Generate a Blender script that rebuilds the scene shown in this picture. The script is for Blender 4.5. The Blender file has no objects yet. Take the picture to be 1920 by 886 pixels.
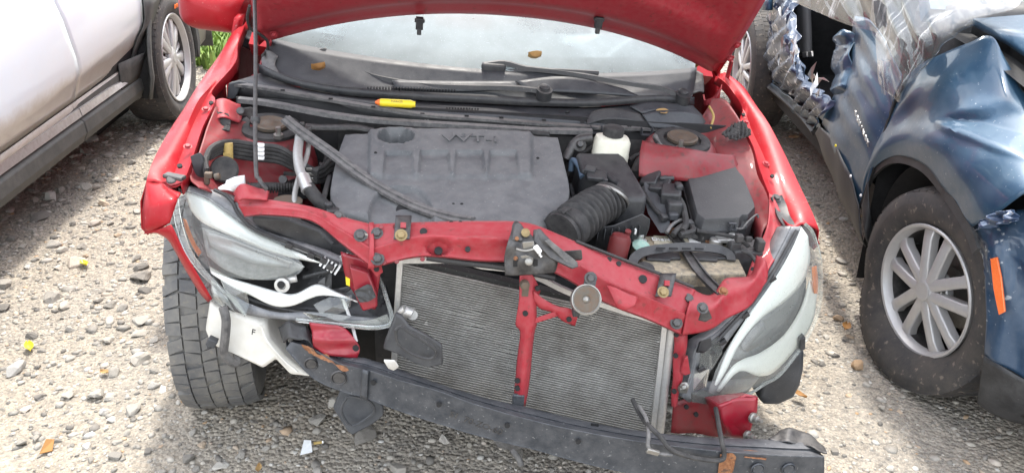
import bpy, bmesh, math, random
import numpy as np
from mathutils import Vector, Matrix, Euler
R = math.radians
random.seed(7)
SC = bpy.context.scene
COL = SC.collection

# ------------------------------------------------------------------ camera
FPX = 1569.5                                   # focal length in photo pixels (1920 wide)
CAM = Vector((-.1558, -2.2670, 1.5242))
YAW, PITCH, ROLL = .1084, -.4309, .0116
_f = Vector((math.sin(YAW)*math.cos(PITCH), math.cos(YAW)*math.cos(PITCH), math.sin(PITCH)))
_r = Vector((math.cos(YAW), -math.sin(YAW), 0)); _u = _r.cross(_f)
CR = math.cos(ROLL)*_r + math.sin(ROLL)*_u
CU = -math.sin(ROLL)*_r + math.cos(ROLL)*_u
CF = _f
cd = bpy.data.cameras.new('camera'); co = bpy.data.objects.new('camera', cd); COL.objects.link(co)
m3 = Matrix((CR, CU, -CF)).transposed().to_4x4(); m3.translation = CAM
co.matrix_world = m3
cd.sensor_fit = 'HORIZONTAL'; cd.sensor_width = 36; cd.lens = 36*FPX/1920
cd.clip_start = .02; cd.clip_end = 3000
SC.camera = co

# ------------------------------------------------------------------ world, sun, exposure
SUN_EL, SUN_DX = R(64), .28                    # sun behind the cars, high
sd = Vector((SUN_DX, 1, 0)).normalized()*math.cos(SUN_EL); sd.z = math.sin(SUN_EL)
w = bpy.data.worlds.new('World'); SC.world = w; w.use_nodes = True
nt = w.node_tree; nt.nodes.clear()
wo = nt.nodes.new('ShaderNodeOutputWorld'); bg = nt.nodes.new('ShaderNodeBackground')
sky = nt.nodes.new('ShaderNodeTexSky'); sky.sky_type = 'NISHITA'; sky.sun_disc = False
sky.sun_elevation = SUN_EL; sky.sun_rotation = math.atan2(sd.x, sd.y)
sky.air_density = 1.2; sky.dust_density = 4.0; sky.ozone_density = 1.0
tc = nt.nodes.new('ShaderNodeTexCoord'); cn = nt.nodes.new('ShaderNodeTexNoise')
cn.inputs['Scale'].default_value = 2.6; cn.inputs['Detail'].default_value = 7; cn.inputs['Roughness'].default_value = .6
rp = nt.nodes.new('ShaderNodeValToRGB'); rp.color_ramp.elements[0].position = .40; rp.color_ramp.elements[1].position = .66
mx = nt.nodes.new('ShaderNodeMix'); mx.data_type = 'RGBA'
mx.inputs[7].default_value = (13.0, 13.2, 13.4, 1)          # cloud white
nt.links.new(tc.outputs['Generated'], cn.inputs['Vector']); nt.links.new(cn.outputs['Fac'], rp.inputs['Fac'])
nt.links.new(rp.outputs['Color'], mx.inputs[0]); nt.links.new(sky.outputs[0], mx.inputs[6])
nt.links.new(mx.outputs[2], bg.inputs['Color']); bg.inputs['Strength'].default_value = .15
nt.links.new(bg.outputs[0], wo.inputs['Surface'])
sl = bpy.data.lights.new('sun', 'SUN'); sl.energy = 2.4; sl.angle = R(4.5); sl.color = (1, .955, .88)
so = bpy.data.objects.new('sun', sl); COL.objects.link(so)
so.rotation_euler = (-sd).to_track_quat('-Z', 'Y').to_euler(); so.location = (0, 6, 12)
SC.view_settings.view_transform = 'Standard'; SC.view_settings.look = 'None'
SC.view_settings.exposure = 1.5; SC.view_settings.gamma = 1; SC.view_settings.use_curve_mapping = False

# ------------------------------------------------------------------ frames: a place in the picture at a known depth
class Frame:
    def __init__(s, M):
        s.M = M; s.Mi = M.inverted(); s.c = s.Mi @ CAM; s.r3 = s.Mi.to_3x3()
    def ray(s, px, py): return s.r3 @ (CR*((px-960)/FPX) - CU*((py-443)/FPX) + CF)
    def at(s, px, py, ax, v):
        d = s.ray(px, py); i = 'xyz'.index(ax); return s.c + d*((v-s.c[i])/d[i])
    def plane(s, a, b, c):
        n = (b-a).cross(c-a).normalized()
        def g(px, py, off=0.0):
            d = s.ray(px, py); p = s.c + d*(n.dot(a-s.c)/n.dot(d))
            return p + (n if n.dot(s.c-a) > 0 else -n)*off
        g.n = n if n.dot(s.c-a) > 0 else -n
        return g
_c0 = Vector((0, 1.35, .3))
CARM = Matrix.Translation(_c0) @ Matrix.Rotation(R(1.926), 4, 'X') @ Matrix.Rotation(R(4.65), 4, 'Y') @ Matrix.Translation(-_c0)
CAR = Frame(CARM)
EQ_H = .146
EQM = Matrix.Translation((1.347, -.12, 0)) @ Matrix.Rotation(-EQ_H, 4, 'Z')
EQ = Frame(EQM)
SUVM = Matrix.Translation((-1.62, 2.94, 0)) @ Matrix.Rotation(-.037, 4, 'Z')
SUV = Frame(SUVM)
W = Frame(Matrix.Identity(4))
def A(px, py, y): return CAR.at(px, py, 'y', y)
def AZ(px, py, z): return CAR.at(px, py, 'z', z)
def AX(px, py, x): return CAR.at(px, py, 'x', x)

# ------------------------------------------------------------------ materials
def nodes(name):
    m = bpy.data.materials.new(name); m.use_nodes = True
    t = m.node_tree; b = t.nodes['Principled BSDF']; return m, t, b
def noise(t, scale, detail=6, rough=.6, coord='Object', dim=None):
    c = t.nodes.new('ShaderNodeTexCoord'); n = t.nodes.new('ShaderNodeTexNoise')
    n.inputs['Scale'].default_value = scale; n.inputs['Detail'].default_value = detail; n.inputs['Roughness'].default_value = rough
    t.links.new(c.outputs[coord], n.inputs['Vector']); return n
def ramp(t, src, a, b, ca=(0,0,0,1), cb=(1,1,1,1)):
    r = t.nodes.new('ShaderNodeValToRGB'); e = r.color_ramp.elements
    e[0].position = a; e[1].position = b; e[0].color = ca; e[1].color = cb
    t.links.new(src, r.inputs['Fac']); return r
def mixc(t, fac, a, b):
    x = t.nodes.new('ShaderNodeMix'); x.data_type = 'RGBA'
    if hasattr(fac, 'links'): t.links.new(fac, x.inputs[0])
    else: x.inputs[0].default_value = fac
    for i, s in ((6, a), (7, b)):
        if hasattr(s, 'links'): t.links.new(s, x.inputs[i])
        else: x.inputs[i].default_value = (*s, 1) if len(s) == 3 else s
    return x.outputs[2]
MATS = {}
def mat(name, col, rough=.5, metal=0.0, coat=0.0, dust=None, dust2=None, bump=0.0, bscale=150, spec=.5, rvar=0.0, alpha=None, trans=0.0, ior=1.45, up=0.0):
    """dust = (colour, amount 0..1, scale); dust2 adds a second finer speckle; up = extra dust on upward faces"""
    m, t, b = nodes(name)
    b.inputs['Roughness'].default_value = rough; b.inputs['Metallic'].default_value = metal
    b.inputs['Coat Weight'].default_value = coat; b.inputs['Coat Roughness'].default_value = .06
    b.inputs['Specular IOR Level'].default_value = spec; b.inputs['IOR'].default_value = ior
    b.inputs['Transmission Weight'].default_value = trans
    c = col
    if dust:
        n = noise(t, dust[2]*2.6, 9, .72); fac = ramp(t, n.outputs['Fac'], .36, .70).outputs['Color']
        mm = t.nodes.new('ShaderNodeMath'); mm.operation = 'MULTIPLY'; t.links.new(fac, mm.inputs[0]); mm.inputs[1].default_value = dust[1]
        f = mm.outputs[0]
        if up:
            g = t.nodes.new('ShaderNodeNewGeometry'); sx = t.nodes.new('ShaderNodeSeparateXYZ'); t.links.new(g.outputs['Normal'], sx.inputs[0])
            r2 = ramp(t, sx.outputs['Z'], .3, .95); m2 = t.nodes.new('ShaderNodeMath'); m2.operation = 'MULTIPLY_ADD'
            t.links.new(r2.outputs['Color'], m2.inputs[0]); m2.inputs[1].default_value = up; t.links.new(f, m2.inputs[2]); m2.use_clamp = True; f = m2.outputs[0]
        c = mixc(t, f, col, dust[0])
        mr = t.nodes.new('ShaderNodeMath'); mr.operation = 'MULTIPLY_ADD'; t.links.new(f, mr.inputs[0])
        mr.inputs[1].default_value = max(0, .85-rough); mr.inputs[2].default_value = rough; t.links.new(mr.outputs[0], b.inputs['Roughness'])
    if dust2:
        n = noise(t, dust2[2], 3, .5); fac = ramp(t, n.outputs['Fac'], dust2[3] if len(dust2) > 3 else .62, (dust2[3] if len(dust2) > 3 else .62)+.07)
        mm = t.nodes.new('ShaderNodeMath'); mm.operation = 'MULTIPLY'; t.links.new(fac.outputs['Color'], mm.inputs[0]); mm.inputs[1].default_value = dust2[1]
        c = mixc(t, mm.outputs[0], c, dust2[0])
    if hasattr(c, 'links'): t.links.new(c, b.inputs['Base Color'])
    else: b.inputs['Base Color'].default_value = (*c, 1)
    if bump:
        n = noise(t, bscale, 4); bp = t.nodes.new('ShaderNodeBump'); bp.inputs['Strength'].default_value = bump; bp.inputs['Distance'].default_value = .002
        t.links.new(n.outputs['Fac'], bp.inputs['Height']); t.links.new(bp.outputs[0], b.inputs['Normal'])
    if alpha is not None: b.inputs['Alpha'].default_value = alpha
    MATS[name] = m; return m
DUST = (.30, .275, .245)
mat('red_paint', (.29, .008, .014), .36, .1, .08, (( .27,.05,.05), .3, 7), ((.5,.35,.32), .35, 160, .68), spec=.22)
mat('red_inner', (.28, .019, .029), .40, 0, .06, ((.30,.10,.10), .38, 22), ((.12,.035,.03), .5, 60, .63), .15, 90, up=.14, spec=.30)
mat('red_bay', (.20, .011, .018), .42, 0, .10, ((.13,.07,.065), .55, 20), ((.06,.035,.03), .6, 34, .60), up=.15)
mat('red_crash', (.25, .006, .018), .3, .1, .35, ((.12,.04,.04), .35, 14))
mat('black_plastic', (.020, .021, .024), .40, 0, 0, ((.085,.083,.08), .5, 9), ((.30,.30,.29), .3, 170, .68), .25, 260, up=.10)
mat('cowl_plastic', (.028, .031, .037), .40, 0, 0, ((.085,.087,.09), .55, 8), ((.3,.3,.3), .25, 200, .68), .15, 300, up=.10)
mat('cover_plastic', (.062, .067, .073), .48, 0, 0, ((.20,.198,.194), .45, 6), ((.32,.315,.31), .35, 150, .65), .35, 160, up=.22)
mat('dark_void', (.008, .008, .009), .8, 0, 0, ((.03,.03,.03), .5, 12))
mat('rubber', (.016, .016, .017), .7, 0, 0, ((.10,.095,.09), .5, 14), None, .3, 200)
mat('trim_rubber', (.05, .05, .052), .5, 0, 0, ((.22,.21,.20), .6, 18), up=.2)
mat('beam_black', (.034, .039, .047), .42, .2, 0, ((.15,.15,.155), .45, 10), ((.40,.40,.40), .35, 130, .66), .3, 90, up=.12)
mat('dark_metal', (.05, .05, .052), .45, .6, 0, ((.18,.17,.16), .5, 25))
mat('steel', (.30, .295, .28), .38, .9, 0, ((.25,.23,.20), .5, 40))
mat('aluminium', (.55, .55, .54), .42, .8, 0, ((.36,.34,.31), .5, 30))
mat('pipe_grey', (.38, .38, .37), .5, .4, 0, ((.24,.22,.2), .4, 30))
mat('fin_tube', (.36, .355, .335), .5, .15, 0, ((.11,.10,.085), .75, 5), ((.75,.74,.7), .6, 60, .68))
mat('fin_dark', (.022, .022, .021), .6, .2, 0, ((.07,.068,.064), .6, 40), ((.5,.5,.47), .5, 220, .66), .6, 500)
mat('rust', (.16, .06, .025), .8, 0, 0, ((.30,.15,.07), .8, 40), ((.05,.035,.03), .7, 60, .55), .5, 120)
mat('rusty_steel', (.10, .09, .075), .6, .4, 0, ((.15,.085,.05), .7, 30))
mat('white_plastic', (.62, .61, .57), .45, 0, 0, ((.46,.43,.37), .5, 9), None, 0)
mat('pale_plastic', (.66, .65, .55), .4, 0, 0, ((.45,.42,.33), .4, 20))
mat('white_shell', (.72, .74, .75), .5, 0, 0, ((.5,.5,.5), .4, 14))
mat('lamp_white', (.90, .93, .90), .22, 0, .6, ((.72,.74,.70), .5, 10))
mat('lamp_housing', (.10, .105, .115), .38, 0, .2, ((.28,.28,.28), .6, 14), ((.5,.5,.5), .35, 120, .67))
mat('lamp_black', (.012, .012, .014), .25, 0, .3, ((.06,.06,.06), .5, 20))
mat('chrome', (.75, .76, .78), .18, 1, 0, ((.4,.4,.4), .3, 20))
mat('amber', (.85, .20, .02), .25, 0, .5, ((.9,.35,.1), .4, 60))
mat('yellow_plastic', (.80, .62, .02), .35, 0, .2, ((.5,.4,.05), .4, 60))
mat('orange_plastic', (.75, .16, .03), .4)
mat('white_print', (.75, .75, .74), .5)
mat('tape_yellow', (.42, .30, .10), .6, 0, 0, ((.25,.17,.06), .5, 60))
mat('battery_top', (.07, .068, .064), .5, 0, 0, ((.42,.35,.24), .75, 22), ((.55,.5,.38), .5, 60, .62), up=.2)
mat('label_cream', (.50, .46, .36), .5, 0, 0, ((.22,.18,.12), .5, 30))
mat('verdigris', (.22, .42, .36), .8, 0, 0, ((.5,.48,.4), .7, 60))
mat('red_plastic', (.13, .012, .012), .5, 0, 0, ((.12,.05,.05), .5, 20))
mat('blue_hose', (.08, .12, .17), .5)
mat('leaf_brown', (.26, .13, .035), .7, 0, 0, ((.25,.12,.04), .6, 120))
mat('leaf_tan', (.34, .22, .09), .7, 0, 0, ((.30,.18,.07), .6, 150))
mat('leaf_yellow', (.75, .60, .02), .5, 0, 0, ((.55,.55,.05), .5, 90))
mat('lock_gold', (.24, .19, .10), .5, .6, 0, ((.25,.16,.07), .5, 60))
def glassy(name, tint, dustc, dusta, rough=.05, scale=6, mixt=.92, fine=180):
    """pane: clear transparent + sharp reflection + a film of dust that scatters"""
    m = bpy.data.materials.new(name); m.use_nodes = True; t = m.node_tree; t.nodes.clear()
    o = t.nodes.new('ShaderNodeOutputMaterial'); tr = t.nodes.new('ShaderNodeBsdfTransparent'); gl = t.nodes.new('ShaderNodeBsdfGlossy')
    df = t.nodes.new('ShaderNodeBsdfDiffuse'); fr = t.nodes.new('ShaderNodeFresnel'); fr.inputs['IOR'].default_value = 1.5
    tr.inputs['Color'].default_value = (*tint, 1); gl.inputs['Roughness'].default_value = rough; df.inputs['Color'].default_value = (*dustc, 1)
    g = t.nodes.new('ShaderNodeNewGeometry'); fm = t.nodes.new('ShaderNodeMath'); fm.operation = 'MULTIPLY'; fm.inputs[1].default_value = 1.0
    t.links.new(fr.outputs[0], fm.inputs[0])
    a = t.nodes.new('ShaderNodeMixShader'); t.links.new(fm.outputs[0], a.inputs[0]); t.links.new(tr.outputs[0], a.inputs[1]); t.links.new(gl.outputs[0], a.inputs[2])
    n = noise(t, scale, 5, .6); r = ramp(t, n.outputs['Fac'], .3, .75)
    n2 = noise(t, fine, 2, .5); r2 = ramp(t, n2.outputs['Fac'], .66, .72)
    ad = t.nodes.new('ShaderNodeMath'); ad.operation = 'MULTIPLY_ADD'; t.links.new(r.outputs['Color'], ad.inputs[0]); ad.inputs[1].default_value = dusta*.5; ad.inputs[2].default_value = dusta*.75
    ad2 = t.nodes.new('ShaderNodeMath'); ad2.operation = 'MULTIPLY_ADD'; t.links.new(r2.outputs['Color'], ad2.inputs[0]); ad2.inputs[1].default_value = .16; t.links.new(ad.outputs[0], ad2.inputs[2]); ad2.use_clamp = True
    bm_ = t.nodes.new('ShaderNodeMixShader'); t.links.new(ad2.outputs[0], bm_.inputs[0]); t.links.new(a.outputs[0], bm_.inputs[1]); t.links.new(df.outputs[0], bm_.inputs[2])
    t.links.new(bm_.outputs[0], o.inputs['Surface']); MATS[name] = m; return m
glassy('windshield_glass', (.72, .82, .80), (.74, .84, .86), .24, .28, 5, fine=330)
glassy('lens', (.97, .98, .97), (.72, .73, .70), .06, .06, 10)
glassy('lens_haze', (.97, .98, .96), (.84, .87, .84), .11, .10, 10)
glassy('car_glass', (.25, .28, .30), (.4, .4, .4), .06, .02, 4)
glassy('plastic_film', (.97, .97, .97), (.75, .77, .77), .05, .06, 9)
def streaks(m, amount, sc):
    t = m.node_tree; mixs = [n for n in t.nodes if n.type == 'MIX_SHADER'][-1]; old = mixs.inputs[0].links[0].from_socket
    c = t.nodes.new('ShaderNodeTexCoord'); mp = t.nodes.new('ShaderNodeMapping'); mp.inputs['Scale'].default_value = sc; mp.inputs['Rotation'].default_value = (.5, .3, .2)
    n = t.nodes.new('ShaderNodeTexNoise'); n.inputs['Scale'].default_value = 3; n.inputs['Detail'].default_value = 5; n.inputs['Distortion'].default_value = 1.2
    t.links.new(c.outputs['Object'], mp.inputs['Vector']); t.links.new(mp.outputs[0], n.inputs['Vector']); r = ramp(t, n.outputs['Fac'], .56, .68)
    a = t.nodes.new('ShaderNodeMath'); a.operation = 'MULTIPLY_ADD'; a.use_clamp = True; t.links.new(r.outputs['Color'], a.inputs[0]); a.inputs[1].default_value = amount; t.links.new(old, a.inputs[2]); t.links.new(a.outputs[0], mixs.inputs[0])
streaks(MATS['plastic_film'], .30, (1.6, 5, 1.2))

# ------------------------------------------------------------------ shapes: each returns (verts, faces)
def V(*a): return Vector(a)
def grid(rows, closed_u=False, closed_v=False):
    n, m = len(rows), len(rows[0]); v = [Vector(p) for r in rows for p in r]; f = []
    for i in range(n if closed_v else n-1):
        for j in range(m if closed_u else m-1):
            a, b = i*m+j, i*m+(j+1) % m; c, d = ((i+1) % n)*m+(j+1) % m, ((i+1) % n)*m+j
            f.append((a, b, c, d))
    return v, f
def spline(pts, n, closed=False):
    """Catmull-Rom resampling, n points per span"""
    P = [Vector(p) for p in pts]; out = []; k = len(P)
    for i in range(k if closed else k-1):
        p0 = P[(i-1) % k] if closed or i > 0 else P[0]*2-P[1]
        p1 = P[i]; p2 = P[(i+1) % k]
        p3 = P[(i+2) % k] if closed or i+2 < k else P[-1]*2-P[-2]
        for s in range(n):
            t = s/n; out.append(.5*((2*p1)+(p2-p0)*t+(2*p0-5*p1+4*p2-p3)*t*t+(3*p1-p0-3*p2+p3)*t**3))
    if not closed: out.append(P[-1])
    return out
def resample(pts, n):
    P = [Vector(p) for p in pts]; L = [0]
    for a, b in zip(P, P[1:]): L.append(L[-1]+(b-a).length)
    out = []; j = 0
    for i in range(n):
        s = L[-1]*i/(n-1)
        while j < len(P)-2 and L[j+1] < s: j += 1
        d = L[j+1]-L[j]; out.append(P[j].lerp(P[j+1], (s-L[j])/d if d else 0))
    return out
def tube(pts, r, n=8, sm=4, cap=True, flat=None):
    P = spline(pts, sm) if sm else [Vector(p) for p in pts]
    k = len(P); rr = [r]*k if not isinstance(r, (list, tuple)) else [np.interp(i/(k-1)*(len(r)-1), range(len(r)), r) for i in range(k)]
    rows = []; up = None
    for i, p in enumerate(P):
        t = (P[min(i+1, k-1)]-P[max(i-1, 0)]).normalized()
        if up is None: up = t.orthogonal().normalized()
        up = (up-t*up.dot(t)).normalized() if (up-t*up.dot(t)).length > 1e-6 else t.orthogonal().normalized()
        sdv = t.cross(up)
        rows.append([p+(up*math.cos(2*math.pi*j/n)+sdv*math.sin(2*math.pi*j/n))*rr[i] for j in range(n)])
    v, f = grid(rows, closed_u=True)
    if cap: f.append(tuple(range(n))[::-1]); f.append(tuple(range((k-1)*n, k*n)))
    return v, f
def sweep(pts, prof, up=V(0, 0, 1), sm=4, cap=True):
    """flat profile [(side, up)] carried along a path"""
    P = spline(pts, sm) if sm else [Vector(p) for p in pts]; k = len(P); rows = []
    for i, p in enumerate(P):
        t = (P[min(i+1, k-1)]-P[max(i-1, 0)]).normalized(); s = t.cross(up).normalized(); u = s.cross(t)
        rows.append([p+s*a+u*b for a, b in prof])
    v, f = grid(rows, closed_u=True); n = len(prof)
    if cap: f.append(tuple(range(n))[::-1]); f.append(tuple(range((k-1)*n, k*n)))
    return v, f
def axes(n):
    n = Vector(n).normalized(); u = n.cross(V(0, 0, 1)); u = V(1, 0, 0) if u.length < 1e-4 else u.normalized(); return u, n.cross(u).normalized(), n
def lathe(prof, c, ax, n=24, cap=True):
    u, w_, a = axes(ax); c = Vector(c)
    rows = [[c+a*h+(u*math.cos(2*math.pi*j/n)+w_*math.sin(2*math.pi*j/n))*r for j in range(n)] for r, h in prof]
    v, f = grid(rows, closed_u=True)
    if cap: f.append(tuple(range(n))[::-1]); f.append(tuple(range((len(prof)-1)*n, len(prof)*n)))
    return v, f
def cyl(c, ax, r, h, n=16, r2=None): return lathe([(r, 0), (r if r2 is None else r2, h)], c, ax, n)
def box(c, s, rot=None):
    v = [Vector((x*s[0]/2, y*s[1]/2, z*s[2]/2)) for x in (-1, 1) for y in (-1, 1) for z in (-1, 1)]
    if rot is not None: v = [rot @ p for p in v]
    return [p+Vector(c) for p in v], [(0,1,3,2), (4,6,7,5), (0,4,5,1), (2,3,7,6), (0,2,6,4), (1,5,7,3)]
def prism(pts, vec):
    P = [Vector(p) for p in pts]; n = len(P); vec = Vector(vec)
    return P+[p+vec for p in P], [tuple(range(n))[::-1], tuple(range(n, 2*n))]+[(i, (i+1) % n, n+(i+1) % n, n+i) for i in range(n)]
def frustum(lo, up):
    """two outlines of equal count, sides and both ends"""
    n = len(lo); return [Vector(p) for p in lo]+[Vector(p) for p in up], [tuple(range(n))[::-1], tuple(range(n, 2*n))]+[(i, (i+1) % n, n+(i+1) % n, n+i) for i in range(n)]
def stackl(loops, cap0=True, cap1=True):
    v, f = grid(loops, closed_u=True); n = len(loops[0])
    if cap0: f.append(tuple(range(n))[::-1])
    if cap1: f.append(tuple(range((len(loops)-1)*n, len(loops)*n)))
    return v, f
def patch(a, b, n=14, m=6, bulge=0.0, d=V(0, -1, 0), wob=0.0):
    """surface between two curves, bowed along d"""
    a = resample(a, n); b = resample(b, n); rows = []
    for i in range(m+1):
        t = i/m; rows.append([p.lerp(q, t)+Vector(d)*(bulge*math.sin(math.pi*t)*(math.sin(math.pi*min(max(j/(n-1), .0), 1))**.6 if bulge else 1))+V(random.uniform(-1, 1), random.uniform(-1, 1), random.uniform(-1, 1))*wob for j, (p, q) in enumerate(zip(a, b))])
    return grid(rows)
def hexbolt(c, ax, r=.008, h=.007):
    a = Vector(ax).normalized()
    return [lathe([(r*1.5, 0), (r*1.5, .0015)], c, a, 14), lathe([(r, .0015), (r, h*.85), (r*.8, h)], c, a, 6)]
def mk(name, shapes, mt, parent=None, smooth=35, bevel=0, solid=0, sub=0, off=-1, seg=2, fix=True):
    if isinstance(shapes, tuple): shapes = [shapes]
    v = []; f = []
    for sv, sf in shapes:
        o = len(v); v += [tuple(p) for p in sv]; f += [tuple(i+o for i in q) for q in sf]
    me = bpy.data.meshes.new(name); me.from_pydata(v, [], f)
    if fix:
        b = bmesh.new(); b.from_mesh(me); bmesh.ops.recalc_face_normals(b, faces=b.faces); b.to_mesh(me); b.free()
    me.materials.append(MATS[mt])
    if smooth:
        for p in me.polygons: p.use_smooth = True
        me.set_sharp_from_angle(angle=R(smooth))
    o = bpy.data.objects.new(name, me); COL.objects.link(o)
    if parent: o.parent = parent
    if sub:
        s = o.modifiers.new('sub', 'SUBSURF'); s.levels = s.render_levels = sub
    if solid:
        s = o.modifiers.new('solid', 'SOLIDIFY'); s.thickness = solid; s.offset = off
    if bevel:
        s = o.modifiers.new('bevel', 'BEVEL'); s.width = bevel; s.segments = seg; s.limit_method = 'ANGLE'; s.angle_limit = R(40); s.harden_normals = False
    return o
def root(name, M, label, cat, group=None):
    o = bpy.data.objects.new(name, None); COL.objects.link(o); o.empty_display_size = .2; o.matrix_world = M
    o['label'] = label; o['category'] = cat
    if group: o['group'] = group
    return o
def tag(o, label, cat, group=None):
    o['label'] = label; o['category'] = cat
    if group: o['group'] = group
    return o
def text(name, s, M, size, mt, parent, extrude=.0012, shear=0):
    c = bpy.data.curves.new(name, 'FONT'); c.body = s; c.size = size; c.extrude = extrude; c.align_x = 'CENTER'; c.align_y = 'CENTER'; c.shear = shear
    o = bpy.data.objects.new(name, c); COL.objects.link(o)
    bpy.context.view_layer.update(); dg = bpy.context.evaluated_depsgraph_get()
    me = bpy.data.meshes.new_from_object(o.evaluated_get(dg)); bpy.data.objects.remove(o)
    me.transform(M); me.materials.clear(); me.materials.append(MATS[mt])
    o = bpy.data.objects.new(name, me); COL.objects.link(o); o.parent = parent; return o
def basis(o, x, y):
    x = Vector(x).normalized(); z = x.cross(Vector(y)).normalized(); y = z.cross(x)
    M = Matrix((x, y, z)).transposed().to_4x4(); M.translation = Vector(o); return M
# ------------------------------------------------------------------ ground
def ground_mat():
    m, t, b = nodes('gravel_ground')
    c = t.nodes.new('ShaderNodeTexCoord')
    v1 = t.nodes.new('ShaderNodeTexVoronoi'); v1.inputs['Scale'].default_value = 75; t.links.new(c.outputs['Object'], v1.inputs['Vector'])
    v2 = t.nodes.new('ShaderNodeTexVoronoi'); v2.inputs['Scale'].default_value = 190; t.links.new(c.outputs['Object'], v2.inputs['Vector'])
    big = noise(t, 1.1, 5, .6); fine = noise(t, 30, 6, .7)
    base = ramp(t, big.outputs['Fac'], .36, .62, (.37, .325, .262, 1), (.30, .292, .276, 1))
    cells = ramp(t, v1.outputs['Color'], .1, .95, (.22, .20, .175, 1), (.46, .43, .38, 1))
    x = mixc(t, .45, base.outputs['Color'], cells.outputs['Color'])
    cells2 = ramp(t, v2.outputs['Color'], .15, .9, (.14, .12, .10, 1), (.50, .45, .37, 1)); x = mixc(t, .38, x, cells2.outputs['Color'])
    fr = ramp(t, fine.outputs['Fac'], .35, .7, (.62, .62, .62, 1), (1.2, 1.16, 1.1, 1))
    mm = t.nodes.new('ShaderNodeMix'); mm.data_type = 'RGBA'; mm.blend_type = 'MULTIPLY'; mm.inputs[0].default_value = .8
    t.links.new(x, mm.inputs[6]); t.links.new(fr.outputs['Color'], mm.inputs[7]); t.links.new(mm.outputs[2], b.inputs['Base Color'])
    b.inputs['Roughness'].default_value = .95; b.inputs['Specular IOR Level'].default_value = .15
    ad = t.nodes.new('ShaderNodeMath'); ad.operation = 'MULTIPLY_ADD'; t.links.new(v1.outputs['Distance'], ad.inputs[0]); ad.inputs[1].default_value = -1.0; t.links.new(fine.outputs['Fac'], ad.inputs[2])
    bp = t.nodes.new('ShaderNodeBump'); bp.inputs['Strength'].default_value = .9; bp.inputs['Distance'].default_value = .012
    t.links.new(ad.outputs[0], bp.inputs['Height']); t.links.new(bp.outputs[0], b.inputs['Normal']); MATS['ground'] = m
ground_mat()
rng = np.random.default_rng(5)
_w = [(rng.uniform(-1, 1), rng.uniform(-1, 1), rng.uniform(0, 6.3), k) for k in (1.5, 2.2, 3.5, 5, 8, 12, 19, 30) for _ in range(3)]
def gz(x, y):
    z = 0*x
    for a, b, p, k in _w: z = z+np.sin(k*(a*x+b*y)*1.4+p)*.010/(k**.75)
    return z
def ax_coords(lo, hi, step, far):
    a = list(np.arange(lo, hi, step)); d = step; p = a[-1]; q = a[0]; out = []
    while p < far: d *= 1.35; p += d; a.append(p); q -= d; out.append(q)
    return np.array(out[::-1]+a)
gx = ax_coords(-3.2, 3.4, .05, 400); gy = ax_coords(-1.6, 7.5, .05, 400)
XX, YY = np.meshgrid(gx, gy); ZZ = gz(XX, YY)*(np.hypot(XX, YY-2) < 40)
nv = XX.size; nx, ny = len(gx), len(gy)
gv = np.stack([XX.ravel(), YY.ravel(), ZZ.ravel()], 1)
ii, jj = np.meshgrid(np.arange(ny-1), np.arange(nx-1), indexing='ij'); q = (ii*nx+jj).ravel()
gf = np.stack([q, q+1, q+nx+1, q+nx], 1)
me = bpy.data.meshes.new('ground'); me.from_pydata(gv.tolist(), [], gf.tolist()); me.materials.append(MATS['ground'])
for p in me.polygons: p.use_smooth = True
go = bpy.data.objects.new('ground', me); COL.objects.link(go); go['kind'] = 'structure'

def pebble_mat(name, attr):
    m, t, b = nodes(name)
    if attr:
        a = t.nodes.new('ShaderNodeAttribute'); a.attribute_name = 'tone'; src = a.outputs['Fac']
    else:
        a = t.nodes.new('ShaderNodeObjectInfo'); src = a.outputs['Random']
    r = t.nodes.new('ShaderNodeValToRGB'); e = r.color_ramp; e.interpolation = 'LINEAR'
    cols = [(0, (.14, .135, .13)), (.12, (.22, .21, .195)), (.36, (.30, .29, .27)), (.5, (.34, .325, .30)), (.66, (.40, .385, .36)), (.8, (.41, .385, .345)), (.9, (.52, .52, .51)), (.97, (.40, .27, .16)), (1, (.60, .59, .56))]
    e.elements[0].color = (*cols[0][1], 1); e.elements[1].color = (*cols[-1][1], 1)
    for p, c in cols[1:-1]: el = e.elements.new(p); el.color = (*c, 1)
    t.links.new(src, r.inputs['Fac'])
    n = noise(t, 55, 6, .65); f = ramp(t, n.outputs['Fac'], .3, .75, (.62, .6, .58, 1), (1.15, 1.12, 1.06, 1))
    mm = t.nodes.new('ShaderNodeMix'); mm.data_type = 'RGBA'; mm.blend_type = 'MULTIPLY'; mm.inputs[0].default_value = .9
    t.links.new(r.outputs['Color'], mm.inputs[6]); t.links.new(f.outputs['Color'], mm.inputs[7]); t.links.new(mm.outputs[2], b.inputs['Base Color'])
    b.inputs['Roughness'].default_value = .9; b.inputs['Specular IOR Level'].default_value = .25
    bp = t.nodes.new('ShaderNodeBump'); bp.inputs['Strength'].default_value = .5; bp.inputs['Distance'].default_value = .004
    t.links.new(n.outputs['Fac'], bp.inputs['Height']); t.links.new(bp.outputs[0], b.inputs['Normal']); MATS[name] = m
pebble_mat('pebbles', True); pebble_mat('stone', False)
bm = bmesh.new(); bmesh.ops.create_icosphere(bm, subdivisions=1, radius=1)   # 12-vert icosahedron
ico_v = np.array([v.co[:] for v in bm.verts]); ico_f = np.array([[v.index for v in f.verts] for f in bm.faces]); bm.free()
N = 85000
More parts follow.
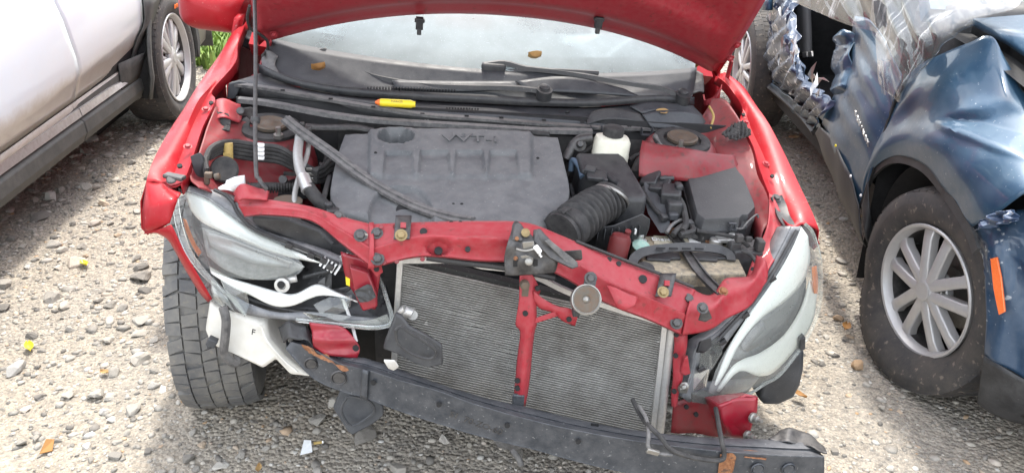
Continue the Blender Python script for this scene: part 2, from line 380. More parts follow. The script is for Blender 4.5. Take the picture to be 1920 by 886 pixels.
# scatter in front of the camera, denser near it
d = rng.uniform(0, 1, N)**.62; ang = rng.uniform(-.70, .72, N)
dist = .95+d*6.2; px_ = CAM.x+dist*np.sin(ang+YAW); py_ = CAM.y+dist*np.cos(ang+YAW)+.25
sz = np.exp(rng.normal(math.log(.0038), .62, N)).clip(.002, .022)*(1+.10*np.maximum(0, dist-2))
ev = np.repeat(ico_v[None], N, 0)*rng.uniform(.62, 1.2, (N, 12, 1))
ev *= np.stack([sz*rng.uniform(.8, 1.5, N), sz*rng.uniform(.7, 1.2, N), sz*rng.uniform(.32, .60, N)], 1)[:, None]
th = rng.uniform(0, 6.3, N); c_, s_ = np.cos(th)[:, None], np.sin(th)[:, None]
ev = np.stack([ev[..., 0]*c_-ev[..., 1]*s_+px_[:, None], ev[..., 0]*s_+ev[..., 1]*c_+py_[:, None], ev[..., 2]+(gz(px_, py_)+sz*.06)[:, None]], 2)
ef = ico_f[None]+(np.arange(N)*12)[:, None, None]
me = bpy.data.meshes.new('gravel'); me.vertices.add(N*12); me.vertices.foreach_set('co', ev.astype(np.float32).ravel())
me.loops.add(N*60); me.loops.foreach_set('vertex_index', ef.astype(np.int32).ravel())
me.polygons.add(N*20); me.polygons.foreach_set('loop_start', np.arange(0, N*60, 3, dtype=np.int32))
at_ = me.attributes.new('tone', 'FLOAT', 'POINT'); at_.data.foreach_set('value', np.repeat(rng.uniform(0, 1, N), 12).astype(np.float32))
me.update(calc_edges=True); me.materials.append(MATS['pebbles'])
go = bpy.data.objects.new('gravel', me); COL.objects.link(go); go['kind'] = 'stuff'
tag(go, 'loose fine grey and tan gravel covering the lot', 'gravel')

# larger stones, each its own
stone_me = []
for k in range(9):
    bm = bmesh.new(); bmesh.ops.create_icosphere(bm, subdivisions=2, radius=1)
    pl = [(Vector((random.gauss(0, 1), random.gauss(0, 1), random.gauss(0, .8))).normalized(), random.uniform(.42, .80)) for _ in range(13)]
    for v in bm.verts:
        for n_, dd in pl:
            h = v.co.dot(n_)-dd
            if h > 0: v.co -= n_*h
        v.co += v.co.normalized()*random.uniform(-.03, .03)
        v.co.z *= .62; v.co.x *= 1.25
    bmesh.ops.dissolve_limit(bm, angle_limit=R(9), verts=bm.verts, edges=bm.edges)
    m_ = bpy.data.meshes.new('stone'); bm.to_mesh(m_); bm.free(); m_.materials.append(MATS['stone']); stone_me.append(m_)
stones_at = []
def stone(px, py, wpx, label=None, k=None, rz=None):
    p = W.at(px, py, 'z', 0.0); dep = (p-CAM).dot(CF); s = wpx*dep/FPX/2/1.05
    z = float(gz(np.array(p.x), np.array(p.y)))
    o = bpy.data.objects.new('stone', stone_me[k if k is not None else random.randrange(9)]); COL.objects.link(o)
    o.location = (p.x, p.y, z+s*.22); o.scale = (s*random.uniform(.85, 1.1), s*random.uniform(.75, 1.1), s*random.uniform(.75, 1.15))
    o.rotation_euler = (random.uniform(-.25, .25), random.uniform(-.25, .25), rz if rz is not None else random.uniform(0, 6.3))
    if label: tag(o, label, 'stone')
    else:
        big = 'larger' if wpx > 24 else 'medium' if wpx > 17 else 'small'
        where = ('at the sunlit lower left, below the yellow leaves' if px < 300 and py > 640 else 'in the sunlit gravel between white car and winter tyre' if px < 300 and py > 430 else 'in the shade edge along the white car sill' if px < 340 and py < 430 else 'between the red car and the flat silver wheel' if px > 1450 and py < 640 else 'in front of the flat silver wheel' if px > 1250 else 'in the shade under the left half of the bumper beam' if px < 760 else 'in the shade under the middle of the bumper beam')
        tag(o, big+' angular stone '+where, 'stone', 'stones '+where)
    stones_at.append((p.x, p.y, s))
for a in ((268, 526, 52, 'grey flat stone left of the black winter tyre, half way up the lot'), (264, 608, 34, 'rounded pale stone beside the left edge of the winter tyre'),
          (265, 680, 46, 'pale blocky stone just left of the foot of the winter tyre'), (215, 705, 36, 'tan cube-like stone left of the pale blocky stone by the winter tyre'),
          (100, 567, 44, 'dark topped round stone at the left between two yellow leaves'), (122, 583, 34, 'flat tan stone just right of the dark topped round stone'),
          (680, 822, 54, 'large pale stone under the corner of the drooping black plastic flap'), (597, 797, 46, 'smooth tan stone left of the drooping black plastic flap'),
          (750, 880, 46, 'buff flat stone at the bottom edge below the bumper beam'), (1608, 683, 40, 'grey flat stone left of the flat silver wheel'),
          (1575, 487, 26, 'dark grey stone between the cars, level with the headlight top'), (262, 262, 24, 'light round stone in the shade edge near the white car wheel'),
          (180, 345, 26, 'flat pale stone at the edge of the white car shadow'), (30, 700, 50, 'broad cream stone at the left edge of the lot'),
          (185, 742, 40, 'long grey stone in the lower left gravel'), (130, 745, 34, 'brown-grey upright stone in the lower left gravel'),
          (1475, 825, 30, 'tan stone touching the right end of the bumper beam'), (1567, 660, 18, 'ochre pebble below the yellow leaf between the cars')): stone(*a)
random.seed(21)
cnt = 0
while cnt < 262:
    u = random.random()
    if u < .45: px, py = random.uniform(0, 300), random.uniform(290, 886)
    elif u < .62: px, py = random.uniform(1480, 1850), random.uniform(300, 886)
    elif u < .86: px, py = random.uniform(200, 1250), random.uniform(760, 886)
    else: px, py = random.uniform(60, 330), random.uniform(230, 420)
    p = W.at(px, py, 'z', 0)
    if p.x > 1.28+.15*(p.y+.1) or p.y > 4 or (p.x < -1.75 and py < 330 and random.random() < .5): continue
    if -.90 < p.x < -.58 and -.22 < p.y < .25: continue
    wpx = min(44, max(11, random.lognormvariate(math.log(16), .48)))
    p2 = (p.x, p.y)
    if any((p.x-a)**2+(p.y-b)**2 < (s_+.02)**2 for a, b, s_ in stones_at): continue
    stone(px, py, wpx); cnt += 1

# grass beyond the white car
def grass_mat():
    m, t, b = nodes('grass'); a = t.nodes.new('ShaderNodeAttribute'); a.attribute_name = 'tone'
    r = ramp(t, a.outputs['Fac'], 0, 1, (.10, .19, .035, 1), (.30, .42, .10, 1)); t.links.new(r.outputs['Color'], b.inputs['Base Color'])
    b.inputs['Roughness'].default_value = .6; b.inputs['Subsurface Weight'].default_value = 0; MATS['grass'] = m
grass_mat()
gvv = []; gff = []; gt = []
for k in range(15000):
    x = random.uniform(-3.8, -.9); y = random.uniform(4.15, 7.8)
    if y < 4.3+.25*math.sin(x*5): continue
    z = float(gz(np.array(x), np.array(y))); h = random.uniform(.07, .30); wd = random.uniform(.006, .017)*(1.6 if k % 5 == 0 else 1)
    a = random.uniform(0, 6.3); lean = random.uniform(.02, .16); dx, dy = math.cos(a), math.sin(a); b0 = len(gvv)
    for t_, ww in ((0, .7), (.5, 1), (.85, .6)):
        cx_, cy_ = x+dx*lean*t_*t_, y+dy*lean*t_*t_
        gvv += [(cx_-dy*wd*ww, cy_+dx*wd*ww, z+h*t_*(1-.15*t_)), (cx_+dy*wd*ww, cy_-dx*wd*ww, z+h*t_*(1-.15*t_))]
    gvv.append((x+dx*lean, y+dy*lean, z+h*.9)); gff += [(b0, b0+1, b0+3, b0+2), (b0+2, b0+3, b0+5, b0+4), (b0+4, b0+5, b0+6)]
    gt += [random.random()]*7
me = bpy.data.meshes.new('grass'); me.from_pydata(gvv, [], gff); me.materials.append(MATS['grass'])
at_ = me.attributes.new('tone', 'FLOAT', 'POINT'); at_.data.foreach_set('value', gt)
g = bpy.data.objects.new('grass', me); COL.objects.link(g); g['kind'] = 'stuff'; tag(g, 'rough green grass and weeds behind the white car wheel', 'grass')
# ------------------------------------------------------------------ red car
car = root('red_car', CARM, 'wrecked red car with raised hood, bare radiator and broken headlights', 'car')
NF = V(0, -.75, .66)                     # roughly towards someone standing in front
def lerp_rows(rows, nx, ny, smooth=True):
    a = np.array(rows, float); n, m, k = a.shape
    def interp(arr, cnt):
        q = arr.shape[0]; t = np.linspace(0, q-1, cnt); i = np.minimum(t.astype(int), q-2); u = (t-i).reshape(-1, *([1]*(arr.ndim-1)))
        p1, p2 = arr[i], arr[i+1]
        if not smooth: return p1*(1-u)+p2*u
        p0 = np.where((i > 0).reshape(u.shape), arr[np.maximum(i-1, 0)], 2*p1-p2); p3 = np.where((i+2 < q).reshape(u.shape), arr[np.minimum(i+2, q-1)], 2*p2-p1)
        return .5*(2*p1+(p2-p0)*u+(2*p0-5*p1+4*p2-p3)*u**2+(3*p1-p0-3*p2+p3)*u**3)
    a = interp(a, ny); a = np.swapaxes(interp(np.swapaxes(a, 0, 1), nx), 0, 1); return a
def rel(rows, nx, ny, fn=None, d=None, fr=CAR, ax='y', smooth=True):
    """sheet through picture points with known depth; fn(px,py) = relief in metres"""
    a = lerp_rows(rows, nx, ny, smooth)
    P = [[fr.at(a[i, j, 0], a[i, j, 1], ax, a[i, j, 2]) for j in range(nx)] for i in range(ny)]
    if fn:
        if d is None:
            n = (P[0][-1]-P[0][0]).cross(P[-1][0]-P[0][0]).normalized(); d = n if n.dot(fr.c-P[0][0]) > 0 else -n
        P = [[P[i][j]+d*fn(a[i, j, 0], a[i, j, 1]) for j in range(nx)] for i in range(ny)]
    return grid(P)
def hole(px, py, y, r, n=NF, parent=None, name='bolt_hole', k=1.0):
    p = A(px, py, y); return mk(name, lathe([(r, -.004), (r, .0015)], p+Vector(n).normalized()*.001, n, 14), 'dark_void', parent or car)
def bolt(px, py, y, r=.008, n=NF, mt='dark_metal', parent=None):
    return mk('bolt', hexbolt(A(px, py, y), n, r, r*.9), mt, parent or car, 30)

# --- fenders
def fender(st, side, nm='fender'):
    rows = []
    for y, sil, cre, gro, fla in st:
        s, c, g, f = (A(q[0], q[1], y) for q in (sil, cre, gro, fla))
        o = -1 if side < 0 else 1
        side_x = .868*o
        rows.append([V(side_x*.985, y, .36 if y > .36 else .33+math.sqrt(max(0, .36**2-y*y))*.98 if y > -.14 else .675), V(side_x, y, .695+.05*(y+.3)), V(side_x*.995, y, s.z-.05), s, s.lerp(c, .5)+V(0, 0, .004), c, g+V(0, 0, -.004), g.lerp(f, .6)+V(0, 0, -.004), f, f+V(-o*.004, 0, -.025)])
    rr = [[p for p in spline([rows[i][j] for i in range(len(rows))], 4)] for j in range(len(rows[0]))]
    o = mk(nm, grid(rr), 'red_paint', car, 50, solid=.003, off=0); return o
L = [(.64,(430,72),(448,52),(455,48),(462,40)), (.48,(411,105),(432,98),(438,100),(446,84)), (.30,(386,140),(418,130),(425,128),(441,118)), (.16,(366,170),(392,165),(394,168),(398,170)),
     (.02,(345,205),(371,190),(377,200),(403,190)), (-.10,(322,240),(350,235),(358,240),(380,238)), (-.23,(297,284),(328,285),(338,292),(365,283)), (-.31,(283,314),(312,325),(324,329),(352,322)), (-.36,(275,342),(303,344),(317,350),(339,346))]
RS = [(.50,(1364,139),(1352,138),(1348,142),(1343,143)), (.38,(1393,162),(1376,158),(1370,161),(1364,160)), (.26,(1415,195),(1400,195),(1394,200),(1392,202)), (.15,(1440,231),(1419,236),(1410,242),(1388,228)),
      (.02,(1465,278),(1440,280),(1430,285),(1411,272)), (-.09,(1486,322),(1458,322),(1446,326),(1424,316)), (-.17,(1503,358),(1470,360),(1459,364),(1440,358)), (-.25,(1522,398),(1488,402),(1477,408),(1460,400)), (-.30,(1535,432),(1503,420),(1494,424),(1480,424))]
fl = fender(L, -1); fR = fender(RS, 1)
mk('fender_corner', [patch([A(275,342,-.36), A(268,395,-.41), A(269,430,-.425), A(283,438,-.42)], [A(303,344,-.36), A(322,362,-.40), A(334,372,-.42), A(318,418,-.45)], 16, 6, .02, V(-.3, -1, .2)),
    patch([A(303,344,-.36), A(322,362,-.40), A(334,372,-.42)], [A(317,350,-.36), A(328,358,-.37), A(339,362,-.40)], 8, 2)], 'red_paint', car, 40, solid=.003, off=0)
mk('fender_lower_edge', patch([A(270,436,-.42), A(300,428,-.44), A(322,420,-.46), A(345,470,-.47), A(372,515,-.48), A(398,560,-.48)], [A(290,432,-.40), A(300,436,-.42), A(318,448,-.43), A(350,505,-.44), A(376,548,-.44), A(392,565,-.44)], 20, 3, .004), 'red_paint', car, 40, solid=.003)
for px, py, y in ((386,205,-.02), (352,275,-.23), (1399,230,.15), (1436,307,-.05)): bolt(px, py, y, .007, V(.1, -.3, .9), 'red_inner')
for px, py, y in ((396,193,.01), (337,311,-.31), (1448,330,-.12), (1394,215,.2)): hole(px, py, y, .006, V(0, -.4, .9))
mk('fender_end_clip', [box(A(327,331,-.35), (.05, .022, .010), Matrix.Rotation(-.35, 3, 'Z')), cyl(A(322,338,-.36), (0,-.5,.8), .012, .006)], 'dark_metal', car, bevel=.003)

# --- hood, raised
TH = R(45); HP = V(0, .45, .95); HN = V(0, -math.sin(TH), -math.cos(TH))      # underside normal (down, forward)
HS = V(0, -math.cos(TH), math.sin(TH))                                         # up along the hood
def hp(x, s, off=0.0): return HP+V(.03, 0, 0)+V(x, 0, 0)+HS*s+HN*off
def hpix(px, py, off=0.0):
    d = CAR.ray(px, py); n = HN; p = CAR.c+d*(n.dot(HP-CAR.c)/n.dot(d)); return p+HN*off
def hrear(u): return -.03+.255*(1-abs(u)**2.1)
def hw(t): return .755-.03*t-.10*t**3
NXH, NSH = 49, 40
def hood_sheet(prof, inset=0.0, e0=0.0, e1=1.0):
    rows = []
    for i in range(NSH):
        t = e0+(e1-e0)*(i/(NSH-1)); row = []
        for j in range(NXH):
            u = -1+2*j/(NXH-1); s0 = hrear(u); s1 = 1.13-.20*abs(u)**3
            s = s0+(s1-s0)*t; x = u*(hw(t)-inset); row.append(hp(x, s, prof(u, t, s-s0, x)))
        rows.append(row)
    return grid(rows)
hood = mk('hood', hood_sheet(lambda u, t, s, x: -.035-.02*(1-u*u)+(.03*max(0, abs(u)-.93)/.07)), 'red_paint', car, 60, solid=.002, off=0)
def sst(x, a, b):
    x = min(1, max(0, (x-a)/(b-a))); return x*x*(3-2*x)
def inner(u, t, s, x):
    edge = min(s, (1-abs(u))*.75*1.0)
    h = -.012+.026*sst(s, .016, .030)-.012*sst(s, .036, .05)+.018*sst(s, .085, .105)-.030*sst(s, .23, .27)*sst(.93-abs(u), 0, .12)
    h -= .016*sst(abs(u), .955, .985)
    return h
hood_in = mk('hood_inner_panel', hood_sheet(inner, .006, .0, .99), 'red_inner', hood, 60, solid=.001, off=0)
for p0 in ((787,33), (1122,31)):
    p = hpix(*p0, .02); mk('hood_rest_pad', [box(p, (.022, .02, .035), Matrix.Rotation(.2, 3, 'X')), box(p+V(0, 0, -.024), (.013, .014, .02)), box(p+V(0, 0, .008), (.03, .018, .010))], 'black_plastic', hood, bevel=.002)
for p0, r in (((565,28), .017), ((1330,66), .014)):
    p = hpix(*p0, .006); mk('hood_hole', [lathe([(r*1.9, 0), (r*1.6, .003), (r*1.05, .003), (r, -.002)], p, HN, 24, cap=False)], 'red_inner', hood); mk('hole_dark', cyl(p-HN*.004, HN, r, .0045, 20), 'dark_void', hood)
for p0 in ((507,27), (515,58), (1381,78), (1368,103)):
    p = hpix(*p0, .010); mk('hinge_bolt', [lathe([(.014, 0), (.014, .002)], p, HN, 18), lathe([(.009, .002), (.009, .009), (.006, .011)], p, HN, 6)], 'red_inner', hood, 30)
# hinge arms
mk('hood_hinge', sweep([hpix(1372,110,.004), hpix(1362,142,.01), A(1352,165,.42), A(1338,186,.41), A(1322,192,.42), A(1318,180,.44)], [(-.010,-.003), (.010,-.003), (.010,.003), (-.010,.003)], V(1,0,.2)), 'red_inner', car, bevel=.001)
mk('hood_hinge', sweep([hpix(508,72,.004), hpix(500,95,.01), A(492,118,.42), A(480,140,.41), A(470,150,.42)], [(-.010,-.003), (.010,-.003), (.010,.003), (-.010,.003)], V(1,0,.2)), 'red_inner', car, bevel=.001)
mk('washer_hose', tube([hpix(470,-6,.03), hpix(466,15,.035), hpix(472,32,.04), hpix(490,46,.035), hpix(503,62,.03), hpix(502,80,.03), A(492,104,.38)], .0045), 'rubber', car)
mk('prop_rod', tube([A(500,355,-.44), A(493,347,-.44), A(486,335,-.42), A(480,318,-.40), A(478.5,200,-.24), A(479.5,90,-.12), hpix(481,-60,.06), hpix(482,-190,.02)], .0052, 8, 3), 'dark_metal', car)
mk('prop_rod_clip', [lathe([(.010, -.008), (.012, 0), (.010, .008)], A(479,225,-.27), V(0, .3, 1), 12)], 'black_plastic', car)

# --- windshield, cabin
def wbase(u): return V(.01+.70*u, .285+.19*u*u, .955+.004*u*u)
def wtop(u): return V(.01+.58*u, 1.13+.10*u*u, 1.385-.03*u*u)
rows = []
for i in range(15):
    t = i/14; rows.append([wbase(-1+j/16).lerp(wtop(-1+j/16), t)+V(0, -.03, .045)*math.sin(math.pi*t) for j in range(33)])
ws = mk('windshield', grid(rows), 'windshield_glass', car, 60)
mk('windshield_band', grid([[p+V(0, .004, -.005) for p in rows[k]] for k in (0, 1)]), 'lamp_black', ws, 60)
mk('inspection_sticker', grid([[p+V(0,.0,.0) for p in r] for r in [[A(1270+i*8, 72+j*8, .58-.04*j) for i in range(4)] for j in range(3)]]), 'white_print', ws, 60)
# dashboard behind the glass
mk('dashboard', grid([[wbase(-.97+j/16*.97*1.0)+V(0, .03, -.03) for j in range(33)], [wbase(-.97+j/16*.97)+V(0, .33, .005) for j in range(33)], [wbase(-.97+j/16*.97)+V(0, .62, -.02) for j in range(33)], [wbase(-.97+j/16*.97)+V(0, .72, -.30) for j in range(33)]]), 'lamp_housing', car, 40)
for o in (-1, 1):
    mk('a_pillar', sweep([wbase(o)+V(o*.035, .03, -.05), wbase(o).lerp(wtop(o), .5)+V(o*.035, -.01, .03), wtop(o)+V(o*.03, .02, .0)], [(-.035,-.03), (.03,-.03), (.035,.02), (-.03,.03)], V(0,0,1)), 'red_paint', car, 50)
    x0 = .872*o
    # doors, quarter panel, sill
    for nm, y0, y1 in (('front_door', .66, 1.66), ('rear_door', 1.665, 2.42), ('rear_quarter_panel', 2.425, 3.55)):
        rows = [[V(x0*(k), y, z) for y in np.linspace(y0, y1-.005, 9)] for k, z in ((.965, .30), (.985, .45), (1.0, .62), (.992, .82), (.955, .97))]
        dn = mk(nm, grid(rows), 'red_paint', car, 50, solid=.02, off=-1 if o < 0 else 1)
        if 'door' in nm:
            mk('side_window', grid([[V(x0*.945, y, .98) for y in (y0+.05, y1-.03)], [V(x0*.80, y, 1.34) for y in (max(y0+.05, 1.12), y1-.03)]]), 'car_glass', dn)
            mk('door_handle', box(V(x0*1.01, y1-.14, .80), (.025, .17, .03)), 'red_paint', dn, bevel=.008)
    mk('side_sill', box(V(x0*.93, 1.5, .24), (.12, 1.9, .13)), 'red_paint', car, bevel=.02)
mk('roof', grid([[V(.01+.58*u*k, y+.10*u*u, z-.035*u*u) for u in np.linspace(-1, 1, 15)] for y, z, k in ((1.13, 1.385, 1.03), (1.5, 1.44, 1.08), (2.1, 1.445, 1.06), (2.6, 1.40, 1.0))]), 'red_paint', car, 60, solid=.02)
mk('rear_window', grid([[V(.01+.58*u*k, y, z-.03*u*u) for u in np.linspace(-1, 1, 9)] for y, z, k in ((2.6, 1.40, 1.0), (3.1, 1.03, 1.1))]), 'car_glass', car, 60)
mk('trunk_lid', grid([[V(.87*u*k, y, z) for u in np.linspace(-1, 1, 9)] for y, z, k in ((3.1, 1.03, .95), (3.5, .98, .95), (3.58, .70, 1), (3.55, .35, .98))]), 'red_paint', car, 50, solid=.01)
for o in (-1, 1):
    mk('seat_back', [box(V(.37*o, 1.75, .72), (.48, .16, .62), Matrix.Rotation(-.25, 3, 'X')), box(V(.37*o, 1.88, 1.12), (.26, .1, .18))], 'lamp_housing', car, bevel=.05, seg=3)
mk('floor_pan', box(V(0, 1.9, .28), (1.6, 3.2, .06)), 'dark_void', car)
# door mirrors
def mirror(c, o, hid=False):
    loops = []
    for k, (t, sx, sz) in enumerate(((0, .35, .35), (.03, .78, .75), (.075, .98, .95), (.12, 1.0, 1.0), (.155, .96, .96))):
        lp = []
        for j in range(28):
            a = 2*math.pi*j/28; cx_, sy_ = math.cos(a), math.sin(a); e = .5
            lp.append(c+V(.118*sx*math.copysign(abs(cx_)**e, cx_)-o*.015*(sz-1), t, .078*sz*math.copysign(abs(sy_)**e, sy_)+.012*cx_*o))
        loops.append(lp)
    mm = mk('door_mirror', stackl(loops), 'red_paint', car, 60)
    mk('mirror_foot', sweep([c+V(-o*.07, .07, -.072), c+V(-o*.14, .06, -.10), c+V(-o*.20, .04, -.12)], [(-.045,-.02), (.045,-.02), (.04,.018), (-.04,.018)]), 'black_plastic', mm, bevel=.006)
    mk('mirror_base_trim', stackl([[p*1.0+V(0, .004, 0) for p in loops[-1]], [p+V(0, .022, 0) for p in loops[-1]]]), 'black_plastic', mm, 40)
    return mm
mirror(A(392, 27, .70), -1)
mirror(A(1352, 38, .80), 1)

# --- cowl: grey plastic panel under the glass
def curve(pts): return [A(*p) for p in pts]
front = [(432,157,.235),(470,160,.205),(540,172,.175),(640,190,.155),(780,213,.14),(900,222,.135),(1000,230,.135),(1110,238,.14),(1230,241,.165),(1345,247,.215)]
ridgeT = [(487,120,.33),(520,135,.285),(570,151,.255),(650,163,.235),(780,172,.22),(900,177,.215),(1000,183,.215),(1110,185,.22),(1225,178,.245),(1300,182,.29)]
ridgeB = [(487,136,.325),(520,150,.28),(570,165,.25),(650,178,.23),(780,187,.212),(900,193,.208),(1000,198,.208),(1110,200,.213),(1225,192,.24),(1300,196,.285)]
base = [tuple() for _ in ridgeT]
wl = resample([wbase(u) for u in np.linspace(-1, 1, 41)], 46)
rT, rB, fr_ = (resample(spline(curve(q), 5), 46) for q in (ridgeT, ridgeB, front))
val = [a.lerp(b, .55)+V(0, 0, -.022) for a, b in zip(wl, rT)]
up_ = [a.lerp(b, .12)+V(0, -.004, -.006) for a, b in zip(wl, rT)]
cowl = mk('cowl_panel', [grid([wl, up_, val, [p+V(0, .012, -.012) for p in rT], rT, [p+V(0, -.004, -.002) for p in rT], rB]),
    grid([[p+V(0, .008, -.004) for p in rB], [a.lerp(b, .5)+V(0, 0, .0) for a, b in zip(rB, fr_)], [p+V(0, .012, .002) for p in fr_]])], 'cowl_plastic', car, 40, solid=.003, off=-1)
mk('cowl_ridge', grid([rT, rB]), 'black_plastic', cowl, 40, solid=.006, off=1)
mk('cowl_front_lip', sweep(fr_[::3], [(-.010,-.006), (.008,-.006), (.008,.002), (-.010,.004)], sm=2), 'trim_rubber', cowl, 40)
mk('cowl_front_skirt', grid([[p+V(0, .004, -.004) for p in fr_], [p+V(0, .02, -.05) for p in fr_]]), 'black_plastic', cowl, 40, solid=.002)
# slots in the cowl face
sl_ = []
for row_, (py0, n0) in enumerate(((203, 12), (209, 10))):
    for k in range(n0): sl_.append(lathe([(.0030, -.001), (.0030, .001)], A(838+k*5.3+row_*4, py0+.3*k*.4, .172-.012*row_), V(0, -.6, .8), 8))
for k in range(24): sl_.append(box(A(645+k*5.0 if k < 13 else 720+(k-13)*8, 193+.55*k if k < 13 else 206+(k-13)*.4, .182 if k < 13 else .168), (.0028, .007, .004), Matrix.Rotation(-.6, 3, 'X')))
sl_ += [box(A(1064, 210, .165), (.010, .010, .006), Matrix.Rotation(-.6, 3, 'X'))]
_vs = mk('vent_slots', sl_, 'dark_void', cowl)
sl2 = [box(A(x_, y_, .137), (.012, .006, .004), Matrix.Rotation(.1, 3, 'Z')) for x_, y_ in ((530,169),(620,185),(700,200),(792,213),(875,217),(940,220),(1020,225),(1092,229),(1180,236),(1262,239))]
for q_ in sl2: mk('clip_slot', q_, 'dark_void', cowl)
for x_, y_ in ((802,231),(990,239)): mk('cowl_clip', [box(A(x_, y_, .135), (.007, .006, .02)), box(A(x_-5, y_-2, .135), (.004, .006, .014))], 'trim_rubber', cowl)
for x_, y_ in ((1118,243),(1213,246)): mk('cowl_bracket', [box(A(x_-10, y_, .13), (.003, .02, .022)), box(A(x_+10, y_, .13), (.003, .02, .022)), box(A(x_, y_+6, .128), (.034, .02, .003))], 'cowl_plastic', cowl, bevel=.001)
# raised plastic over the brake side
mk('cowl_hump', rel([[(1100,224,.16),(1112,209,.175),(1140,203,.185),(1170,205,.185),(1200,213,.18)], [(1100,234,.145),(1125,226,.155),(1150,224,.16),(1180,226,.16),(1215,232,.16)]], 24, 6), 'black_plastic', cowl, 40, solid=.004)
mk('cowl_end_cover', [rel([[(1205,214,.17),(1240,206,.185),(1310,214,.215),(1332,240,.215)], [(1222,238,.15),(1250,240,.15),(1300,243,.17),(1345,246,.20)]], 16, 8, lambda a, b: .004*math.sin(a*.06)), rel([[(1180,198,.22),(1225,190,.235),(1300,197,.27)], [(1205,212,.185),(1240,206,.20),(1308,214,.22)]], 12, 5)], 'cowl_plastic', cowl, 40, solid=.005)
mk('cowl_corner_seal', rel([[(1285,140,.44),(1303,132,.46),(1318,138,.46)], [(1283,160,.40),(1303,152,.43),(1320,155,.43)], [(1290,178,.36),(1310,170,.37),(1320,172,.38)]], 10, 10), 'trim_rubber', cowl, 50, solid=.006)
mk('cowl_corner_seal', rel([[(498,92,.43),(508,96,.41),(520,104,.38)], [(490,110,.40),(500,114,.37),(515,120,.345)], [(492,126,.35),(505,132,.32),(525,138,.29)]], 10, 10), 'trim_rubber', cowl, 50, solid=.006)
# lower weather strip in front of the firewall
mk('bulkhead_seal', sweep(curve([(448,186,.16),(500,192,.14),(560,203,.12),(620,214,.105),(700,224,.10),(800,231,.095),(900,237,.09),(1000,243,.09),(1110,246,.10)]), [(-.011,-.008), (.011,-.008), (.009,.004), (-.006,.007)]), 'trim_rubber', car, 40)
mk('cowl_end_bracket', [prism([A(q[0], q[1], .22) for q in ((428,157),(448,152),(478,160),(478,166),(452,164),(440,186),(425,186))], (0, .012, 0))], 'cowl_plastic', car, bevel=.003)

# --- wipers
def wiper(arm, blade, piv, nm='wiper'):
    a = mk(nm, sweep([A(*q) for q in arm], [(-.011,-.005), (.011,-.005), (.008,.007), (-.008,.007)]), 'black_plastic', car, 40)
    mk('wiper_blade', [sweep([A(*q) for q in blade], [(-.005,-.012), (.005,-.012), (.004,.006), (-.004,.006)]), sweep([A(q[0], q[1]-1, q[2]-.004) for q in blade], [(-.010,-.002), (.010,-.002), (.006,.005), (-.006,.005)])], 'black_plastic', a, 40)
    mk('wiper_pivot', [cyl(A(*piv)+V(0, 0, -.015), V(0, -.3, .95), .024, .03, 18), lathe([(.017, 0), (.016, .014), (.010, .018)], A(*piv)+V(0, 0, .008), V(0, -.3, .95), 18)], 'black_plastic', a, 40)
    return a
wiper([(565,95,.42),(600,102,.40),(650,123,.345),(700,142,.30),(745,152,.275),(800,160,.255),(870,163,.24),(960,165,.225),(1025,172,.215)], [(508,88,.47),(560,108,.42),(620,128,.375),(690,150,.32)], (1020,174,.215))
wiper([(905,122,.30),(945,118,.305),(985,128,.30),(1040,134,.295),(1100,143,.28),(1150,152,.275),(1200,160,.275),(1245,167,.28),(1282,185,.265)], [(740,138,.315),(830,136,.305),(930,133,.30),(1040,133,.30),(1122,137,.305)], (1279,182,.27))
mk('wiper_joint', [box(A(590,103,.41), (.10, .03, .03), Euler((0,-.35,-.3)).to_matrix()), box(A(672,120,.36), (.05,.02,.022), Euler((0,.2,-.5)).to_matrix())], 'black_plastic', car, bevel=.006)
mk('wiper_joint', [box(A(925,128,.298), (.075, .03, .032)), box(A(905,134,.298), (.05, .03, .02))], 'black_plastic', car, bevel=.008)
mk('cowl_shelf', [rel([[(735,150,.262),(850,152,.255),(965,152,.25)], [(740,165,.24),(860,170,.228),(972,166,.228)]], 20, 4), rel([[(968,152,.25),(1060,148,.262),(1170,166,.262)], [(990,172,.222),(1090,178,.225),(1200,178,.24)]], 20, 6, lambda a, b: .012*math.sin((a-968)/202*math.pi))], 'cowl_plastic', cowl, 40, solid=.006)
_vc = mk('vent_comb', [box(A(690+k*5.6, 165+.14*k, .234), (.004, .012, .008)) for k in range(30)], 'dark_void', cowl)

_vs['kind'] = 'stuff'; _vc['kind'] = 'stuff'
# ------------------------------------------------------------------ engine bay
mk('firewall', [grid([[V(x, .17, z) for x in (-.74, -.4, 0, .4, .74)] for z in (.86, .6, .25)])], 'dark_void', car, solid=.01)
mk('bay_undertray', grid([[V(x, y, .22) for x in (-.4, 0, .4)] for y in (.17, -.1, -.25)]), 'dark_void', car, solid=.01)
mk('bulkhead_insulation', grid([[V(x, .12-.02*math.sin(x*5), z) for x in np.linspace(-.45, .5, 15)] for z in (.82, .70, .5)]), 'rubber', car, 50)
